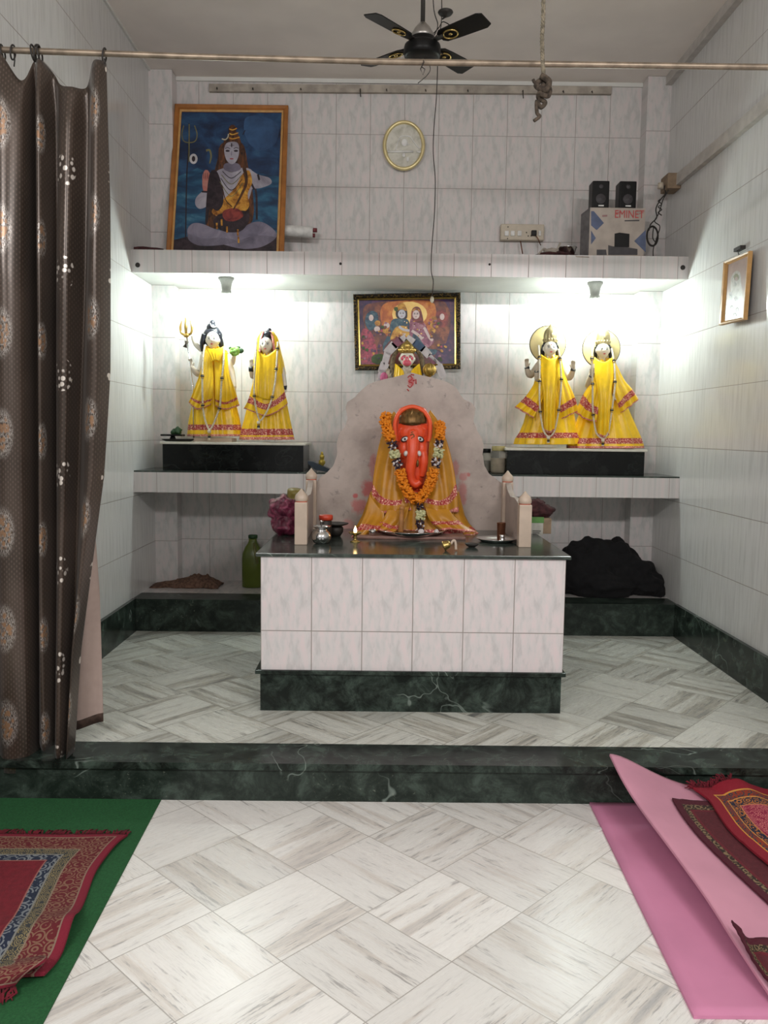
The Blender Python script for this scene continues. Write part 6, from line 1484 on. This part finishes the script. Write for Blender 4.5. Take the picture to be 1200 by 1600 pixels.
for i in range(25):
    t = i/24; row = []
    for j in range(17):
        s_ = j/16; u = s_*.5; y = 1.80-.11*sin(pi*t*.5)-.02*sin(s_*6); x = -.775-u*.9+.03*sin(t*3); z = hz+.012+.040*sin(pi*min(1, t*1.0))*math.exp(-u*2.5)
        row.append(Vector((x+.015*sin(t*5+s_*4), y, z)))
    P.append(row)
m.sheet(P, .006, 0, uv=lambda i, j: (.02+.5*j/16, .14*(1-i/24)+.01)); m.build('folded_end', 'rug_left', lr)
m = MB()
for k in range(90):
    u = random.uniform(0, .45); x = -.775-u*.9+.03*sin(3); y = 1.69-.02*sin(u*12); p = Vector((x, y+.004, hz+.012)); m.tube([p, p+Vector((random.uniform(-.01, .012), -.015, -.002)), p+Vector((random.uniform(-.01, .02), random.uniform(-.045, -.02), -.008))], [.003, .0025, .0012], 5)
m.build('fringe', 'fringe_red', lr)['kind'] = 'stuff'

# flat pink mat
A1, A2, A3 = atZ(924, 1259, LOW+.008), atZ(1083, 1585, LOW+.008), atZ(1200, 1590, LOW+.008)
yn = (A2.y+A3.y)/2
P = [[Vector((lerp(lerp(A2.x, A1.x, (y-yn)/(A1.y-yn)), 1.75, j/30), y, LOW+.0005)) for j in range(31)] for y in [lerp(yn, 2.645, i/30) for i in range(31)]]
m = MB(); m.sheet(P, .008, 0, nrm=Vector((0, 0, 1))); tag(m.build('foam_mat', 'foam'), 'flat pink foam mat lying on the marble hall floor', 'mat', 'pink foam mats')
# raised pink mat
edge = cr([at(952, 1182, 2.61), at(972, 1222, 2.50), at(1000, 1266, 2.38), at(1050, 1333, 2.17), at(1100, 1402, 1.98), at(1150, 1480, 1.81), at(1200, 1555, 1.68), at(1225, 1590, 1.63)], 6)
zb0 = LOW+.018
def mat2(x, y):
    "height of the raised mat"
    i = min(range(len(edge)), key=lambda k: abs(edge[k].y-y)); e = edge[i]; dx = max(0, x-e.x)
    k = max(0, (y-1.7)/.9); return zb0+(e.z-zb0)*(math.exp(-(dx/.20)**1.6)) + .025*k*math.exp(-((dx-.30)/.2)**2)
P = []
for e in edge:
    P.append([Vector((e.x+q, min(e.y+.02*q, 2.625), mat2(e.x+q, e.y))) for q in [.95*(j/36)**1.3 for j in range(37)]])
m = MB(); m.sheet(P, .008, 0); tag(m.build('foam_mat', 'foam2'), 'pale pink foam mat bent upwards over the flat mat against the step', 'mat', 'pink foam mats')
# two rugs on the raised mat
h2 = lambda x, y: mat2(x, y)+.012
rug_mat('rug_dark', (.10, .012, .02), [(-1, .068, (.075, .006, .018), None, 0), (.068, .115, (.03, .018, .012), (.22, .15, .08), 26), (.115, .13, (.13, .01, .02), None, 0)])
rug_mat('rug_kilim', (.26, .008, .018), [(-1, .088, (.24, .006, .02), None, 0), (.088, .098, (.60, .28, .05), None, 0), (.098, .150, (.26, .03, .01), (.012, .04, .06), 20), (.150, .158, (.62, .28, .06), None, 0), (.158, .215, (.01, .015, .04), (.42, .14, .03), 22), (.215, .222, (.55, .2, .08), None, 0), (.222, 9, (.27, .01, .05), (.55, .16, .16), 40)])
def sheet_px(m, L_, T_, nu, nv, hf, lift, um, vm, amp=.0):
    "corner at L_[0]=T_[0]; L_ runs along the left side, T_ along the far side; px polylines dropped onto a height field"
    Lw = cr([atS(x, y, hf) for x, y in L_], 8); Tw = cr([atS(x, y, hf) for x, y in T_], 8); P = []
    for i in range(nu+1):
        a = Lw[int(i/nu*(len(Lw)-1))]; row = []
        for j in range(nv+1):
            b = Tw[int(j/nv*(len(Tw)-1))]; p = a+(b-Tw[0]); z = hf(p.x, p.y)+lift+amp*sin(j*.5+i*.2)*.5
            row.append(Vector((p.x, min(p.y, 2.625), z)))
        P.append(row)
    m.sheet(P, .006, 0, uv=lambda i, j: (vm*j/nv, um*i/nu), nrm=Vector((0, 0, 1))); return P
dr = thing('dark_rug', (1.2, 2.2, LOW+.03), 'dark maroon rug with brown pattern under the bright red rug at the right', 'rug')
m = MB(); Pd = sheet_px(m, [(1050, 1250), (1066, 1277), (1092, 1310), (1130, 1348), (1170, 1386), (1215, 1428)], [(1050, 1250), (1090, 1254), (1150, 1257), (1230, 1260)], 40, 30, h2, .0, .85, .55); m.build('pile', 'rug_dark', dr)
# red kilim lying over it with its far corner humped against the riser
h3 = lambda x, y: mat2(x, y)+.022+.10*math.exp(-((y-2.60)/.16)**2)*math.exp(-((x-1.16)/.20)**2)
kr = thing('red_rug', (1.3, 2.2, LOW+.04), 'bright red rug with yellow-bordered floral panel heaped against the step', 'rug')
Lw = cr([at(1080, 1262, 2.56), at(1104, 1282, 2.50), at(1118, 1304, 2.42), at(1136, 1332, 2.32), at(1166, 1363, 2.22), at(1205, 1395, 2.12), at(1250, 1435, 2.0)], 8)
Tw = cr([at(1080, 1262, 2.56), at(1100, 1244, 2.58), at(1120, 1226, 2.60), at(1150, 1219, 2.615), at(1175, 1229, 2.615), at(1205, 1237, 2.615), at(1260, 1242, 2.615)], 8)
P = []
for i in range(49):
    f = i/48*(len(Lw)-1); k = min(int(f), len(Lw)-2); a = lerp(Lw[k], Lw[k+1], f-k); row = []
    for j in range(37):
        f = j/36*(len(Tw)-1); k = min(int(f), len(Tw)-2); b = lerp(Tw[k], Tw[k+1], f-k); p = a+(b-Tw[0])
        z = max(p.z*1.0 if i < 1 else lerp(p.z, h2(p.x, p.y)+.012, min(1, i/30)), h2(p.x, p.y)+.010)
        row.append(Vector((p.x, min(p.y, 2.62), z)))
    P.append(row)
m = MB(); m.sheet(P, .007, 0, uv=lambda i, j: (.66*j/36, .72*i/48), nrm=Vector((0, 0, 1))); m.build('pile', 'rug_kilim', kr)
m = MB(); random.seed(11)
for k in range(110):
    j = random.uniform(0, 17); b = P[0][int(j)]; q = b+Vector((random.uniform(-.035, .01), random.uniform(-.005, .01), random.uniform(.0, .03))); m.tube([b, lerp(b, q, .5)+Vector((0, 0, .006)), q], [.003, .0025, .0012], 5)
m.build('fringe', 'fringe_red', kr)['kind'] = 'stuff'
m = MB()
Lw = [(1142, 1449), (1156, 1478), (1175, 1510), (1205, 1548)]; Tw = [(1142, 1449), (1158, 1466), (1170, 1474), (1190, 1482), (1215, 1478)]
hf4 = lambda x, y: mat2(x, y)+.012
sheet_px(m, Lw, Tw, 24, 20, hf4, .012, .4, .3, .01); o = m.build('dark_rug', 'rug_dark'); tag(o, 'crumpled corner of a dark maroon rug at the lower right edge of the raised mat', 'rug')
c = atZ(932, 1296, LOW+.004); m = MB(); m.slab([atZ(x, y, LOW+.001) for x, y in ((920, 1294), (942, 1294), (944, 1296), (936, 1300), (926, 1297))], (0, 0, .003)); tag(m.build('paper_scrap', 'white'), 'tiny white paper scrap at the edge of the flat pink mat', 'paper scrap')
for px, py in ((960, 1264), (1056, 1400), (1080, 1428), (1078, 1518)): pass
